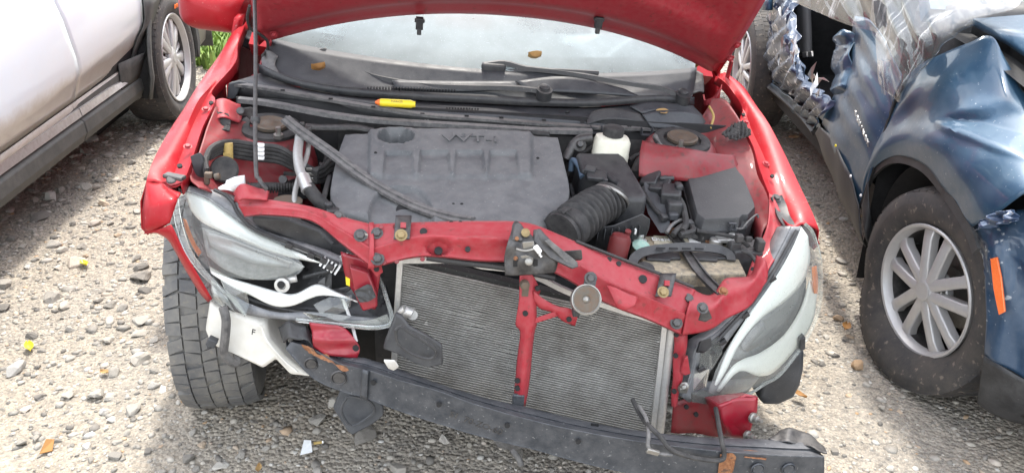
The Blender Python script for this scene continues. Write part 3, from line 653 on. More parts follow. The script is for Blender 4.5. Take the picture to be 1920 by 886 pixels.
# left apron (picture left)
mk('inner_apron', rel([[(405,196,.02),(388,240,-.10),(372,290,-.23),(358,330,-.31),(372,352,-.38)],
                       [(425,215,.03),(410,255,-.10),(395,300,-.20),(385,335,-.27),(392,356,-.36)],
                       [(470,232,.04),(450,270,-.06),(440,305,-.12),(432,340,-.18),(440,368,-.25)],
                       [(540,262,.02),(530,290,-.04),(520,318,-.06),(515,345,-.10),(520,380,-.16)],
                       [(580,290,0),(590,310,-.02),(590,335,-.05),(590,370,-.06),(585,400,-.08)]], 30, 30, lambda a, b: .004*math.sin(a*.09)*math.sin(b*.11)), 'red_bay', car, 50, solid=.003)
mk('apron_upper_bracket', rel([[(405,192,.06),(430,190,.08),(452,188,.10)], [(395,215,.0),(430,213,.02),(455,212,.05)], [(400,228,-.03),(430,224,-.02),(450,222,.0)]], 16, 12, lambda a, b: .012*math.sin((a-395)*.08)), 'red_inner', car, 40, solid=.003)
mk('felt_patch', rel([[(385,222,-.02),(400,216,0),(428,220,0)], [(382,240,-.05),(405,245,-.04),(432,240,-.02)], [(378,260,-.09),(405,252,-.06),(430,252,-.05)]], 14, 10, lambda a, b: .012+random.uniform(-.002, .002)), 'rubber', car, 0, solid=.004)
mk('felt_patch', rel([[(1352,256,.06),(1372,240,.10),(1392,232,.12)], [(1362,262,.04),(1385,256,.06),(1402,245,.08)], [(1380,268,.02),(1395,262,.03),(1408,258,.04)]], 14, 10, lambda a, b: .012+.004*math.sin(a*.9)), 'rubber', car, 0, solid=.004)
def tower(c, tilt, nm='strut_tower'):
    ax = V(*tilt).normalized()
    t = mk(nm, lathe([(.15, -.30), (.13, -.10), (.108, -.02), (.096, -.005), (.085, 0), (.05, 0)], c, ax, 36, cap=False), 'red_bay', car, 40)
    mk('strut_mount', lathe([(.085, .000), (.084, .009), (.070, .013), (.056, .011), (.053, .004)], c, ax, 36), 'rubber', t, 40)
    mk('strut_cap', lathe([(.045, .009), (.046, .018), (.040, .021), (.030, .017), (.016, .018), (.010, .021)], c, ax, 30), 'rusty_steel', t, 40)
    return t
tl = tower(A(507,241,.04), (.03, -.10, 1)); tr = tower(A(1278,266,.06), (-.03, -.10, 1))
for px, py, y, t_ in ((526,243,-.04,tl),(497,205,.12,tl),(562,225,.08,tl),(1251,271,-.03,tr),(1310,235,.12,tr)):
    pass
for px, py, y in ((522,246,-.045),(1276,270,-.03)): mk('stud_nut', [cyl(A(px, py+4, y)+V(0,0,-.012), (0, -.1, 1), .014, .010, 6), cyl(A(px, py+4, y)+V(0,0,-.004), (0,-.1,1), .007, .022, 10)], 'steel', car, 30)
mk('ground_bracket', [prism([A(q[0], q[1], .03) for q in ((452,203),(470,200),(480,205),(482,218),(470,226),(462,218),(448,216))], (0, .008, -.004)), cyl(A(451,209,.02), (0,-.7,.7), .011, .006, 16)], 'dark_metal', car, bevel=.002)
mk('tower_brace', rel([[(1205,262,-.02),(1280,278,-.05),(1335,285,-.05),(1378,290,-.03)], [(1200,290,-.06),(1280,300,-.09),(1335,308,-.08),(1385,312,-.05)], [(1198,330,-.09),(1280,340,-.11),(1340,340,-.10),(1395,345,-.08)]], 26, 12, lambda a, b: .006*math.sin(a*.05)), 'red_bay', car, 50, solid=.003)
mk('inner_apron', rel([[(1335,185,.36),(1362,190,.33),(1388,228,.15),(1411,276,.02),(1425,322,-.09),(1442,362,-.17),(1455,405,-.25)],
                       [(1325,205,.30),(1345,215,.26),(1370,245,.12),(1392,290,.0),(1408,335,-.10),(1425,380,-.18),(1440,420,-.26)],
                       [(1300,250,.16),(1325,255,.14),(1340,275,.06),(1362,310,-.04),(1385,350,-.12),(1410,400,-.19),(1428,440,-.28)],
                       [(1295,290,.10),(1320,290,.06),(1340,310,.0),(1360,345,-.08),(1390,400,-.14),(1412,440,-.21),(1420,490,-.30)]], 34, 22, lambda a, b: .004*math.sin(a*.08)*math.cos(b*.07)), 'red_bay', car, 50, solid=.003)
mk('apron_seam', tube(curve([(1330,200,.28),(1338,218,.22),(1332,240,.16)]), .004), 'tape_yellow', car)
# front end of the right apron, by the headlight
mk('headlight_panel', rel([[(1442,362,-.18),(1452,372,-.21),(1478,428,-.29)], [(1440,420,-.28),(1450,440,-.30),(1462,470,-.36)], [(1418,470,-.34),(1430,490,-.38),(1440,505,-.42)], [(1395,530,-.44),(1412,545,-.48),(1425,545,-.50)]], 12, 22), 'red_inner', car, 50, solid=.004)
for px, py, y in ((1428,502,-.40),(1436,452,-.30),(1412,505,-.40),(1420,520,-.45),(1398,540,-.46)): hole(px, py, y, .0065, V(-.3,-.6,.7))
mk('headlight_strap', sweep(curve([(1455,368,-.20),(1462,385,-.22),(1468,405,-.26),(1480,425,-.29),(1490,448,-.33)]), [(-.018,-.002), (.018,-.002), (.018,.004), (.010,.002), (-.010,.002), (-.018,.004)], V(.0,-.4,.9)), 'dark_metal', car, 30)
bolt(1456, 371, -.205, .009, V(0,-.5,.85), 'dark_metal')

# --- engine block mass under the cover
mk('engine_block', [box(V(-.10, -.13, .56), (.62, .40, .36)), box(V(.0, -.2, .46), (.62, .30, .25)), cyl(V(-.44, -.25, .55), (0,-1,0), .08, .12, 24), cyl(V(-.42, -.30, .40), (0,-1,0), .07, .08, 24)], 'dark_void', car, bevel=.03)
def ell(a, b, cx, cy, rx, ry): return ((a-cx)/rx)**2+((b-cy)/ry)**2
def cover_fn(a, b):
    h = -.05*(1-sst(ell(a, b, 742, 264, 33, 13.5), .75, 1.12)) + .004*(sst(ell(a, b, 742, 264, 46, 21), 1.1, .85))
    for x0, x1 in ((724, 770), (790, 839), (856, 903), (919, 967)):
        sl = (b-292)*.10
        inx = sst(a, x0-4+sl*-1, x0+2-sl)*sst(-a, -(x1+4+sl), -(x1-2+sl)); iny = sst(b, 289, 293)*sst(-b, -338, -333)
        h -= .013*inx*iny*(1-.45*max(0, (b-292)/42))
    # raised middle plateau between the shoulders
    h += .015*sst(a, 688, 696)*sst(-a, -1003, -990)*sst(-b, -338, -331)
    # oil filter scoop on the lower left
    q = ell(a, b, 752, 405, 62, 62); h -= .016*(1-sst(q, .8, 1.05))*sst(b, 347, 352)
    h += .0008*math.sin(a*.21)*math.sin(b*.33)
    return h
cover = mk('engine_cover', rel([
    [(647,252,.035),(702,250,.035),(775,249,.035),(845,249,.035),(920,251,.035),(990,254,.035),(1046,258,.03)],
    [(632,295,-.08),(695,293,-.08),(770,292,-.08),(845,291,-.08),(920,292,-.08),(996,295,-.08),(1056,300,-.08)],
    [(622,340,-.19),(690,336,-.19),(765,336,-.19),(845,336,-.19),(925,336,-.19),(1002,337,-.19),(1067,350,-.19)],
    [(620,372,-.25),(703,372,-.28),(770,377,-.30),(845,380,-.305),(925,380,-.30),(1015,378,-.28),(1064,380,-.25)],
    [(636,398,-.32),(718,410,-.37),(780,422,-.40),(845,426,-.41),(925,427,-.41),(1005,427,-.39),(1044,424,-.32)],
    [(640,432,-.325),(718,450,-.375),(780,462,-.405),(845,466,-.415),(925,467,-.415),(1005,462,-.395),(1040,450,-.325)]], 150, 80, cover_fn, V(0,-.25,.97), smooth=True), 'cover_plastic', car, 42, solid=.004)
mk('cover_side', [patch(curve([(1046,258,.03),(1056,300,-.08),(1067,350,-.19),(1064,380,-.25),(1044,424,-.32)]), [p+V(.01, 0, -.09) for p in curve([(1046,258,.03),(1056,300,-.08),(1067,350,-.19),(1064,380,-.25),(1044,424,-.32)])], 24, 3),
    patch(curve([(647,252,.035),(632,295,-.08),(622,340,-.19),(620,372,-.25),(636,398,-.32)]), [p+V(-.008, 0, -.09) for p in curve([(647,252,.035),(632,295,-.08),(622,340,-.19),(620,372,-.25),(636,398,-.32)])], 24, 3)], 'cover_plastic', cover, 40, solid=.003)
mk('cover_hole', lathe([(.030, -.002), (.030, .0015)], A(765,393,-.312)+V(0,-.002,-.003), V(0,-.45,.9), 24), 'dark_void', cover)
mk('dipstick_handle', sweep(curve([(757,400,-.30),(756,388,-.29)]), [(-.006,-.002), (.006,-.002), (.006,.002), (-.006,.002)], V(1,0,0), 2), 'leaf_tan', car)
cp = A(845,262,.0); cq = A(945,264,0); cu = A(895,250,.035)-A(895,270,-.02)
text('embossed_lettering', 'VVT-i', basis(A(880,272,-.028)+V(0,-.002,.019), cq-cp, cu) @ Matrix.Diagonal((1.4, 1.0, 1, 1)), .047, 'cover_plastic', cover, .0016)
text('embossed_lettering', 'DUAL', basis(A(879,263,-.002)+V(0,0,.016), cq-cp, cu), .017, 'cover_plastic', cover, .002)
mk('lettering_bar', box(A(879,263,-.002)+V(0,0,.015), (.095, .022, .003), Matrix.Rotation(.22, 3, 'X')), 'cover_plastic', cover, bevel=.001)

# --- left side of the bay: fuel / brake lines, hoses, refrigerant pipe
for k, (dy, dz) in enumerate(((0, 0), (5, .006), (13, .0), (20, .0), (27, .005))):
    pts = [(388,330-k*3,-.29),(385,305-k*2,-.26),(394,280+dy*.6,-.22),(415,268+dy*.7,-.18),(440,266+dy,-.14),(480,272+dy,-.12),(520,276+dy,-.12),(550,292+dy*.9,-.12),(575,312+dy*.8,-.13),(596,322+dy*.7,-.14)]
    mk('fuel_line', tube([A(a, b, c) for a, b, c in pts], .0075 if k < 2 else .0062, 8, 4), 'rubber', car)
for k in range(4): mk('line_clip', box(A(489, 272+k*8, -.155), (.018, .012, .0085)), 'white_print', car, bevel=.002)
mk('tape_tag', [lathe([(.012, -.022), (.012, .022)], A(428,284,-.175), V(0, .2, 1), 12), box(A(426,294,-.19), (.018, .004, .02))], 'tape_yellow', car)
mk('rubber_plug', lathe([(.034, -.006), (.034, .004), (.030, .008), (.026, .006), (0.001, .006)], A(421,318,-.22), V(.15, -.75, .62), 28), 'rubber', car, 40)
mk('hose_guide', prism([A(q[0], q[1], -.28) for q in ((355,292),(376,284),(380,300),(374,330),(362,332),(360,310))], (.01, .02, -.03)), 'cowl_plastic', car, bevel=.003)
mk('solenoid_valve', [box(A(391,328,-.31), (.018, .014, .014)), cyl(A(402,332,-.31), (1, 0, .3), .008, .014, 12), box(A(388,338,-.31), (.012, .012, .02))], 'rusty_steel', car, bevel=.002)
mk('washer_filler_neck', [patch(curve([(424,338,-.35),(440,331,-.345),(459,328,-.335)]), curve([(420,352,-.36),(438,359,-.365),(462,359,-.355)]), 14, 6, .022, V(.1,-.8,.5)), patch(curve([(408,352,-.36),(416,347,-.358),(426,343,-.355)]), curve([(412,356,-.365),(424,356,-.365),(438,359,-.368)]), 10, 4, .008)], 'white_shell', car, 60, solid=.002)
mk('corrugated_hose', [tube(curve([(462,352,-.22),(500,349,-.20),(540,351,-.18),(590,353,-.17)]), .011, 10, 6)]+[lathe([(.0125, -.0015), (.0135, 0), (.0125, .0015)], A(466+k*5.2, 351+math.sin(k*.2)*1.5, -.215+.002*k), V(1, .05, 0), 12) for k in range(24)], 'rubber', car, 50)
mk('wall_stud', [cyl(A(532,338,-.10), (0,-.8,.5), .011, .02, 14), box(A(550,326,-.11), (.05,.01,.008))], 'dark_metal', car)
mk('refrigerant_pipe', [tube(curve([(562,250,-.02),(561,262,-.06),(558,290,-.16),(562,318,-.22),(568,332,-.25)]), .0125, 12, 5)], 'pipe_grey', car, 50)
mk('refrigerant_pipe', tube(curve([(578,258,-.0),(577,285,-.10),(568,312,-.17),(558,340,-.21),(552,370,-.28),(554,400,-.34),(562,422,-.37)]), .007, 10, 5), 'pipe_grey', car, 50)
mk('pipe_crimp', lathe([(.016, -.025), (.017, -.02), (.0155, -.008), (.017, .0), (.0155, .008), (.017, .02), (.016, .026)], A(573,344,-.27), A(573,344,-.27)-A(566,326,-.24), 16), 'aluminium', car, 40)
mk('refrigerant_hose', tube(curve([(577,350,-.28),(592,370,-.30),(612,390,-.31),(622,405,-.31)]), .017, 12, 5), 'rubber', car)
mk('pipe_block', [box(A(563,255,-.03), (.028,.03,.022)), box(A(575,248,0), (.024,.03,.03)), cyl(A(567,242,0), (0,0,1), .007, .02, 8)], 'dark_metal', car, bevel=.003)
mk('coolant_tube', tube(curve([(572,238,.06),(600,240,.07),(640,240,.07),(668,240,.08),(700,246,.08)]), .011, 10, 4), 'dark_metal', car)
for k in range(4): mk('injector_line', tube(curve([(590,318+k*8,-.13),(606,312+k*9,-.10),(618,300+k*10,-.08),(640,292+k*10,-.05)]), .006, 8, 3), 'rubber', car)
for k in range(3): mk('line_fitting', box(A(580+k*3, 316+k*9, -.135), (.016,.014,.009)), 'steel', car, bevel=.002)
mk('pulley_cover', [cyl(A(540,384,-.30), (0,0,1), .035, .012, 24), cyl(A(548,418,-.36), (0,-.2,1), .024, .02, 20)], 'rusty_steel', car, 40)
mk('air_duct', [prism([A(q[0], q[1], -.42) for q in ((470,405),(540,408),(600,430),(640,470),(640,500),(590,470),(520,440),(475,420))], (0, .08, -.03))], 'black_plastic', car, bevel=.008)
mk('engine_sensor', [box(A(624,400,-.35), (.03,.025,.025)), cyl(A(616,394,-.34), (0,0,1), .010, .02, 10)], 'black_plastic', car, bevel=.003)

# --- right side: brake reservoir, air filter box, hose, coil pack, battery, fuse box
rv = A(1146,275,.02)
mk('brake_reservoir', stackl([[rv+V(math.copysign(abs(math.cos(t))**.6, math.cos(t))*.052*k, math.copysign(abs(math.sin(t))**.6, math.sin(t))*.038*k, h) for t in np.linspace(0, 2*math.pi, 24, endpoint=False)] for k, h in ((.8, -.06), (1, -.05), (1.02, -.02), (1.0, -.017), (1.0, .018), (.9, .03), (.55, .036))]), 'pale_plastic', car, 40)
mk('reservoir_cap', lathe([(.030, 0), (.031, .014), (.029, .024), (.026, .026)], rv+V(0, 0, .035), V(0, 0, 1), 24), 'rubber', car, 40)
mk('engine_mount_bolt', [lathe([(.020, 0), (.020, .006), (.012, .010), (.008, .02)], A(1086,272,.02), V(0, -.8, .5), 16), tube(curve([(1060,300,.0),(1070,280,.02),(1085,262,.03),(1110,258,.03)]), .014, 10, 4)], 'dark_metal', car, 40)
# air box: upper lid with step, lower body
def P(l, y): return [A(a, b, y if not isinstance(y, (list, tuple)) else y[i]) for i, (a, b) in enumerate(l)]
lid_t = P([(1082,285),(1160,285),(1172,296),(1212,362),(1210,372),(1160,372),(1148,364),(1158,340),(1128,322),(1092,318)], [-.02,-.02,-.03,-.20,-.22,-.22,-.20,-.15,-.10,-.09])
cen = sum(lid_t, V(0, 0, 0))/len(lid_t)
mk('air_filter_box', stackl([[cen+(p-cen)*1.04+V(0, 0, -.10) for p in lid_t], [cen+(p-cen)*1.03+V(0, 0, -.012) for p in lid_t], lid_t]), 'black_plastic', car, 35, bevel=.009, seg=3)
mk('filter_box_flange', stackl([[cen+(p-cen)*1.12+V(0, 0, -.115) for p in lid_t], [cen+(p-cen)*1.12+V(0, 0, -.103) for p in lid_t]]), 'cowl_plastic', car, 35, bevel=.003)
mk('filter_box_base', [stackl([[cen+(p-cen)*.98+V(0, -.02, -.30) for p in lid_t], [cen+(p-cen)*1.06+V(0, -.01, -.12) for p in lid_t]])]+[box(A(1120+k*13, 440+k*.2-(k*1.5), -.31), (.004, .01, .03)) for k in range(7)], 'black_plastic', car, 35, bevel=.004)
mk('filter_box_intake', [prism(P([(1110,425),(1150,420),(1205,398),(1222,410),(1218,430),(1165,455),(1120,448)], -.30), (0, .03, -.06))], 'black_plastic', car, bevel=.006)
h0 = [A(1148,362,-.20), A(1138,378,-.22), A(1118,388,-.25), A(1098,402,-.29), A(1078,418,-.335), A(1062,432,-.37), A(1050,440,-.39)]
hs = spline(h0, 24); hr = []
for i, p in enumerate(hs):
    f_ = i/(len(hs)-1); r_ = .047+.008*f_
    if .12 < f_ < .72: r_ += .006*math.copysign(abs(math.sin((f_-.12)*2*math.pi*9/.6))**.5, math.sin((f_-.12)*2*math.pi*9/.6))
    hr.append(r_)
mk('intake_hose', tube(hs, hr, 24, 0), 'rubber', car, 50)
mk('intake_elbow_ribs', [tube([hs[-30]+V(0, 0, .058), hs[-8]+V(0, 0, .060), hs[-1]+V(0, 0, .058)], .003, 6, 2)]+[lathe([(.056, -.002), (.060, 0), (.056, .002)], hs[-16], hs[-16]-hs[-18], 28, cap=False)], 'rubber', car)
mk('hose_clamp', [lathe([(.052, -.005), (.054, -.003), (.054, .003), (.052, .005)], hs[10], hs[12]-hs[8], 28, cap=False), cyl(A(1142,386,-.245), (0,-.6,.8), .008, .016, 6), cyl(A(1141,398,-.25), (.2,0,-1), .004, .02, 8)], 'steel', car, 40)
mk('airflow_sensor', [box(A(1118,338,-.12)+V(0,0,.012), (.055,.04,.014), Euler((.2,.0,-.15)).to_matrix()), box(A(1105,332,-.10)+V(0,0,.02), (.03,.03,.018), Euler((.1,0,-.4)).to_matrix()), cyl(A(1134,346,-.15)+V(0,0,.008), (0,0,1), .007,.01,10)], 'black_plastic', car, bevel=.003)
mk('sensor_hose', tube(curve([(1092,332,-.09),(1086,312,-.05),(1074,300,-.02),(1070,320,-.02)]), .0085, 10, 4), 'blue_hose', car)
mk('side_shield', prism(P([(1208,342),(1222,352),(1252,398),(1252,436),(1238,436),(1215,400),(1204,360)], [-.12,-.13,-.22,-.28,-.28,-.21,-.13]), (.006, 0, 0)), 'cowl_plastic', car, bevel=.003)
# wiring and connectors between filter box and fuse box
mk('wiring_hose', tube(curve([(1190,328,-.05),(1200,305,-.0),(1212,298,.01),(1228,302,.0),(1240,320,-.06),(1250,340,-.10)]), .016, 12, 5), 'rubber', car)
mk('harness_connector', [box(A(1222,335,-.09), (.05,.075,.03), Euler((.35,-.3,-.6)).to_matrix()), box(A(1238,352,-.13), (.055,.05,.035), Euler((.3,-.2,-.5)).to_matrix()), box(A(1248,345,-.12)+V(0,0,.018), (.045,.014,.012), Euler((0,0,.1)).to_matrix())], 'black_plastic', car, bevel=.005)
mk('harness_connector', [box(A(1258,366,-.17), (.055,.06,.045), Euler((.2,-.1,-.3)).to_matrix()), box(A(1270,362,-.17)+V(0,0,.02), (.02,.03,.02)), box(A(1262,392,-.21), (.04,.04,.05))], 'black_plastic', car, bevel=.006)
mk('harness_connector', [box(A(1222,308,-.04), (.03,.05,.025), Euler((.4,0,-.5)).to_matrix()), box(A(1262,405,-.24), (.026,.02,.02))], 'cowl_plastic', car, bevel=.004)
mk('battery_cable', tube(curve([(1272,372,-.18),(1280,385,-.20),(1284,402,-.23),(1286,420,-.27),(1280,432,-.29)]), .009, 10, 4), 'rubber', car)
mk('brake_hose', tube(curve([(1228,255,.08),(1240,275,.02),(1250,292,-.03),(1258,308,-.06),(1262,325,-.09)]), .008, 10, 4), 'trim_rubber', car)
mk('wiring_loom', tube(curve([(1262,440,-.30),(1272,428,-.28),(1290,420,-.26),(1300,432,-.29),(1275,440,-.31)]), .008, 8, 4), 'rubber', car)
# fuse box
ft = P([(1284,312),(1292,304),(1378,309),(1388,318),(1413,378),(1415,388),(1402,402),(1392,402),(1386,408),(1322,410),(1308,400)], [-.06,-.045,-.045,-.06,-.21,-.23,-.26,-.26,-.27,-.27,-.25])
fc = sum(ft, V(0, 0, 0))/len(ft); up = .0
fb = mk('fuse_box', [stackl([[fc+(p-fc)*1.02+V(0, 0, -.20) for p in ft], [fc+(p-fc)*1.06+V(0, 0, -.042) for p in ft], [fc+(p-fc)*1.085+V(0, 0, -.04) for p in ft], [fc+(p-fc)*1.085+V(0, 0, -.032) for p in ft], [fc+(p-fc)*1.06+V(0, 0, -.030) for p in ft], [fc+(p-fc)*1.03+V(0, 0, -.008) for p in ft], ft])], 'black_plastic', car, 35, bevel=.008, seg=3)
mk('fuse_box_latch', [box(A(1370,425,-.285), (.004,.008,.024)), box(A(1378,425,-.285), (.004,.008,.024)), box(A(1374,419,-.285), (.022,.008,.005)), box(A(1374,430,-.285), (.022,.008,.004))], 'cowl_plastic', fb, bevel=.001)
mk('fuse_box_hoop', tube(curve([(1380,428,-.285),(1392,428,-.285),(1400,418,-.28),(1418,402,-.25),(1422,408,-.25)]), .0028, 6, 3), 'trim_rubber', fb)
mk('relay_block', [box(A(1398,462,-.33)+V(0,0,-.04), (.08,.06,.08)), box(A(1414,452,-.31)+V(0,0,-.04), (.04,.05,.07)), box(A(1380,452,-.34)+V(0,0,-.02), (.03,.02,.04))], 'black_plastic', car, bevel=.005)
mk('relay_connector', [box(A(1386,446,-.35), (.02,.02,.02)), box(A(1424,458,-.35), (.02,.03,.03)), box(A(1404,448,-.35), (.018,.012,.014))], 'rubber', car, bevel=.003)
# battery
ZB = .668
def BZ(l, dz=0.0): return [AZ(a, b, ZB+dz) for a, b in l]
b4 = BZ([(1182,446),(1190,440),(1366,446),(1380,468),(1402,513),(1216,516),(1209,503)]); bc = sum(b4, V(0, 0, 0))/len(b4)
bat = mk('battery', stackl([[p+V(0, 0, -.19) for p in b4], [p+V(0, 0, -.012) for p in b4], [bc+(p-bc)*.97 for p in b4]]), 'battery_top', car, 35, bevel=.004)
mk('battery_case', stackl([[bc+(p-bc)*1.015+V(0, 0, -.20) for p in b4], [bc+(p-bc)*1.015+V(0, 0, -.035) for p in b4]]), 'lamp_black', bat, 35)
for x0, x1 in ((1208,1272),(1296,1360)): mk('cell_cover', prism(BZ([(x0,476),(x1,477),(x1+4,488),(x1-14,488),(x1-16,492),(x0+4,489)], .001), (0, 0, .007)), 'black_plastic', bat, bevel=.002)
mk('battery_handle', sweep([AZ(1186,492,ZB+.006), AZ(1192,481,ZB+.012), AZ(1215,470,ZB+.026), AZ(1280,463,ZB+.032), AZ(1340,466,ZB+.028), AZ(1366,476,ZB+.014), AZ(1371,488,ZB+.006)], [(-.012,-.002), (.012,-.002), (.012,.003), (-.012,.003)], V(0, -.6, .8)), 'black_plastic', bat, 40)
for k in range(4): mk('handle_slot', box(AZ(1238+k*24, 466+.4*k, ZB+.033)+V(0,-.003,.003), (.022, .006, .004), Matrix.Rotation(-.6, 3, 'X')), 'dark_void', bat)
mk('battery_label', prism(BZ([(1225,443),(1285,445),(1296,460),(1226,458)], .001), (0,0,.003)), 'label_cream', bat)
mk('battery_label', prism(BZ([(1290,447),(1310,447),(1314,458),(1293,458)], .001), (0,0,.003)), 'white_print', bat)
text('label_lettering', 'DieHard', basis(AZ(1250,449,ZB+.006), V(1,0,0), V(0,1,0)), .024, 'white_print', bat, .0008)
mk('battery_terminal', [lathe([(.020, 0), (.020, .012), (.010, .014), (.010, .028)], AZ(1198,456,ZB), V(0,0,1), 14), box(AZ(1192,444,ZB+.012), (.03,.03,.02)), cyl(AZ(1190,444,ZB+.01), (0,0,1), .006, .03, 8), tube([AZ(1190,440,ZB+.04), AZ(1192,432,ZB+.05), AZ(1190,428,ZB+.055)], .004, 6, 2)], 'aluminium', bat, bevel=.002)
mk('terminal_corrosion', [lathe([(.022, .002), (.024, .008), (.012, .014)], AZ(1201,464,ZB), V(0,-.3,1), 12), lathe([(.010, 0), (.012, .006), (.004, .010)], AZ(1208,472,ZB), V(0,-.3,1), 10)], 'verdigris', bat, 0)
mk('battery_terminal', [lathe([(.018, 0), (.018, .02), (.012, .022)], AZ(1341,460,ZB), V(0,0,1), 14), box(AZ(1352,448,ZB+.02)+V(.02,0,0), (.07,.03,.010)), cyl(AZ(1367,462,ZB), (0,0,1), .009, .04, 10), box(AZ(1372,472,ZB+.01), (.01,.01,.05))], 'aluminium', bat, bevel=.002)
mk('terminal_bolt', [lathe([(.015, 0), (.015, .007), (.008, .009), (.008, .020)], AZ(1328,446,ZB+.01), V(0,-.2,1), 10), lathe([(.012,0),(.013,.010)], AZ(1325,454,ZB), V(0,0,1), 6)], 'rust', bat)
mk('terminal_sleeve', tube([AZ(1278,442,ZB+.01), AZ(1295,440,ZB+.014), AZ(1320,446,ZB+.014)], .009, 10, 3), 'trim_rubber', bat)
hd = mk('battery_hold_down', sweep([AZ(1248,428,ZB+.02), AZ(1264,444,ZB+.014), AZ(1282,466,ZB+.010), AZ(1298,490,ZB+.012), A(1316,515,-.45), A(1338,538,-.52), A(1356,554,-.57)], [(-.014,-.002), (.014,-.002), (.014,.006), (.010,.006), (.010,.001), (-.010,.001), (-.010,.006), (-.014,.006)], V(0, -.5, .86)), 'dark_metal', car, 30)
mk('hold_down_bolt', [lathe([(.012, 0), (.012, .012), (.007, .014), (.007, .024)], AZ(1255,434,ZB+.018), V(0,-.2,1), 6)], 'rust', hd)
mk('hold_down_bolt', hexbolt(A(1355,550,-.566)+V(0,0,.006), V(0,-.5,.85), .008, .008), 'rust', hd)
mk('red_terminal_cover', [lathe([(.028, -.05), (.028, .02), (.022, .032), (.008, .034)], A(1160,462,-.36), V(.1, .1, 1), 20), cyl(A(1176,440,-.34), (0,-.3,1), .008, .014, 12)], 'red_plastic', car, 40)
mk('filler_cap', [lathe([(.022,0),(.022,.008),(.012,.012)], A(1210,506,-.45)+V(0,0,.0), V(0,-.3,1), 20)], 'rubber', car)

# wiring looms and small fittings that fill the bay
for pts, r_, m_ in (([(1062,330,.02),(1072,312,.03),(1080,296,.03),(1100,282,.04),(1120,270,.05)], .006, 'rubber'), ([(1180,300,.02),(1195,290,.04),(1215,288,.05),(1232,296,.04)], .006, 'rubber'), ([(1250,436,-.29),(1258,424,-.27),(1268,416,-.25),(1280,412,-.24),(1292,418,-.25)], .005, 'trim_rubber'), ([(1205,352,-.12),(1214,372,-.17),(1228,392,-.21),(1244,408,-.24)], .006, 'rubber'),
                    ([(1306,432,-.29),(1330,436,-.29),(1356,440,-.30),(1382,446,-.32),(1404,462,-.35)], .0055, 'rubber'), ([(1392,470,-.37),(1408,478,-.39),(1418,492,-.41)], .005, 'rubber'), ([(588,262,.0),(604,272,-.02),(612,290,-.05),(606,312,-.08)], .006, 'rubber'), ([(596,385,-.28),(606,372,-.25),(612,352,-.2),(618,332,-.15)], .007, 'rubber'), ([(520,392,-.34),(548,400,-.36),(580,412,-.37),(606,424,-.39)], .006, 'rubber'), ([(700,248,.06),(760,243,.08),(830,243,.09),(900,244,.09),(980,248,.08),(1030,252,.06)], .008, 'rubber')):
    mk('wiring_loom', tube(curve(pts), r_, 8, 4), m_, car)
for a, b, y in ((1232,296,.03),(1292,418,-.26),(606,312,-.085),(1244,408,-.245)): mk('loom_plug', box(A(a, b, y), (.022,.018,.016), Euler((.3,.2,.4)).to_matrix()), 'black_plastic', car, bevel=.002)
for a, b in ((704,290),(1008,300),(850,383),(866,383)): mk('cover_pin', lathe([(.0045,0),(.003,.002)], A(a, b, -.09 if b < 320 else -.309)+V(0,0,.006 if b < 320 else .001), V(0,-.3,.95), 10), 'dark_void', cover)
# ------------------------------------------------------------------ front end of the red car
ST = [((440,368,-.40),(447,386,-.43),(458,405,-.44)), ((508,374,-.45),(502,389,-.48),(502,402,-.485)), ((584,387,-.49),(577,397,-.52),(584,413,-.53)), ((640,405,-.515),(632,427,-.55),(641,456,-.56)),
      ((696,420,-.53),(697,466,-.59),(698,501,-.60)), ((790,416,-.54),(790,443,-.60),(790,480,-.605)), ((898,414,-.545),(898,446,-.61),(898,488,-.615)), ((985,417,-.55),(985,450,-.62),(985,492,-.625)),
      ((1050,440,-.56),(1045,470,-.625),(1050,515,-.63)), ((1142,480,-.565),(1130,522,-.63),(1135,566,-.635)), ((1225,512,-.57),(1212,556,-.635),(1215,598,-.64)), ((1304,543,-.575),(1287,590,-.635),(1278,627,-.64))]
def bar_rows(st):
    out = []
    for r, m, l in st:
        mid = lambda a, b, t: tuple(a[i]+(b[i]-a[i])*t for i in range(3))
        out.append([(r[0], r[1]+9, r[2]+.035), r, mid(r, m, .5), (m[0], m[1]-4, m[2]+.008), m, mid(m, l, .25), mid(m, l, .8), l, (l[0], l[1]+2, l[2]+.03)])
    return out
def bar_fn(a, b):
    h = 0
    h -= .016*(1-sst(ell(a, b, 822, 463, 25, 15), .75, 1.1))          # pressed opening
    h += .006*(1-sst(ell(a, b, 900, 452, 60, 9), .5, 1.2))
    h -= .005*(1-sst(ell(a, b, 1075, 487, 34, 9), .6, 1.2))
    h += .004*(1-sst(ell(a, b, 1205, 523, 10, 9), .6, 1.1))
    h += random.uniform(-.0004, .0004)
    return h
def bar(i0, i1, nx): return rel(np.array(bar_rows(ST[i0:i1])).tolist(), 26, nx, bar_fn, V(0, -.8, .6), smooth=True)
tie = mk('radiator_support', bar(4, 12, 150), 'red_inner', car, 40, solid=.003)
mk('radiator_support_arm', bar(0, 5, 60), 'red_inner', tie, 40, solid=.003)
mk('radiator_support_arm', rel([[(1300,541,-.572),(1330,552,-.555),(1362,522,-.52),(1405,515,-.47),(1420,478,-.42)], [(1292,575,-.63),(1335,572,-.61),(1372,545,-.565),(1412,525,-.52),(1436,485,-.46)], [(1285,600,-.64),(1325,594,-.625),(1370,572,-.58),(1418,540,-.53),(1441,505,-.48)], [(1278,628,-.645),(1318,622,-.63),(1360,600,-.60),(1412,567,-.55),(1440,526,-.50)]], 30, 18, lambda a, b: .004*math.sin(a*.1)), 'red_inner', tie, 40, solid=.003)
mk('support_flange', rel([[(692,418,-.532),(701,418,-.532)], [(693,466,-.592),(702,466,-.594)], [(690,503,-.604),(702,502,-.606)]], 4, 12), 'red_inner', tie, 40, solid=.003, off=1)
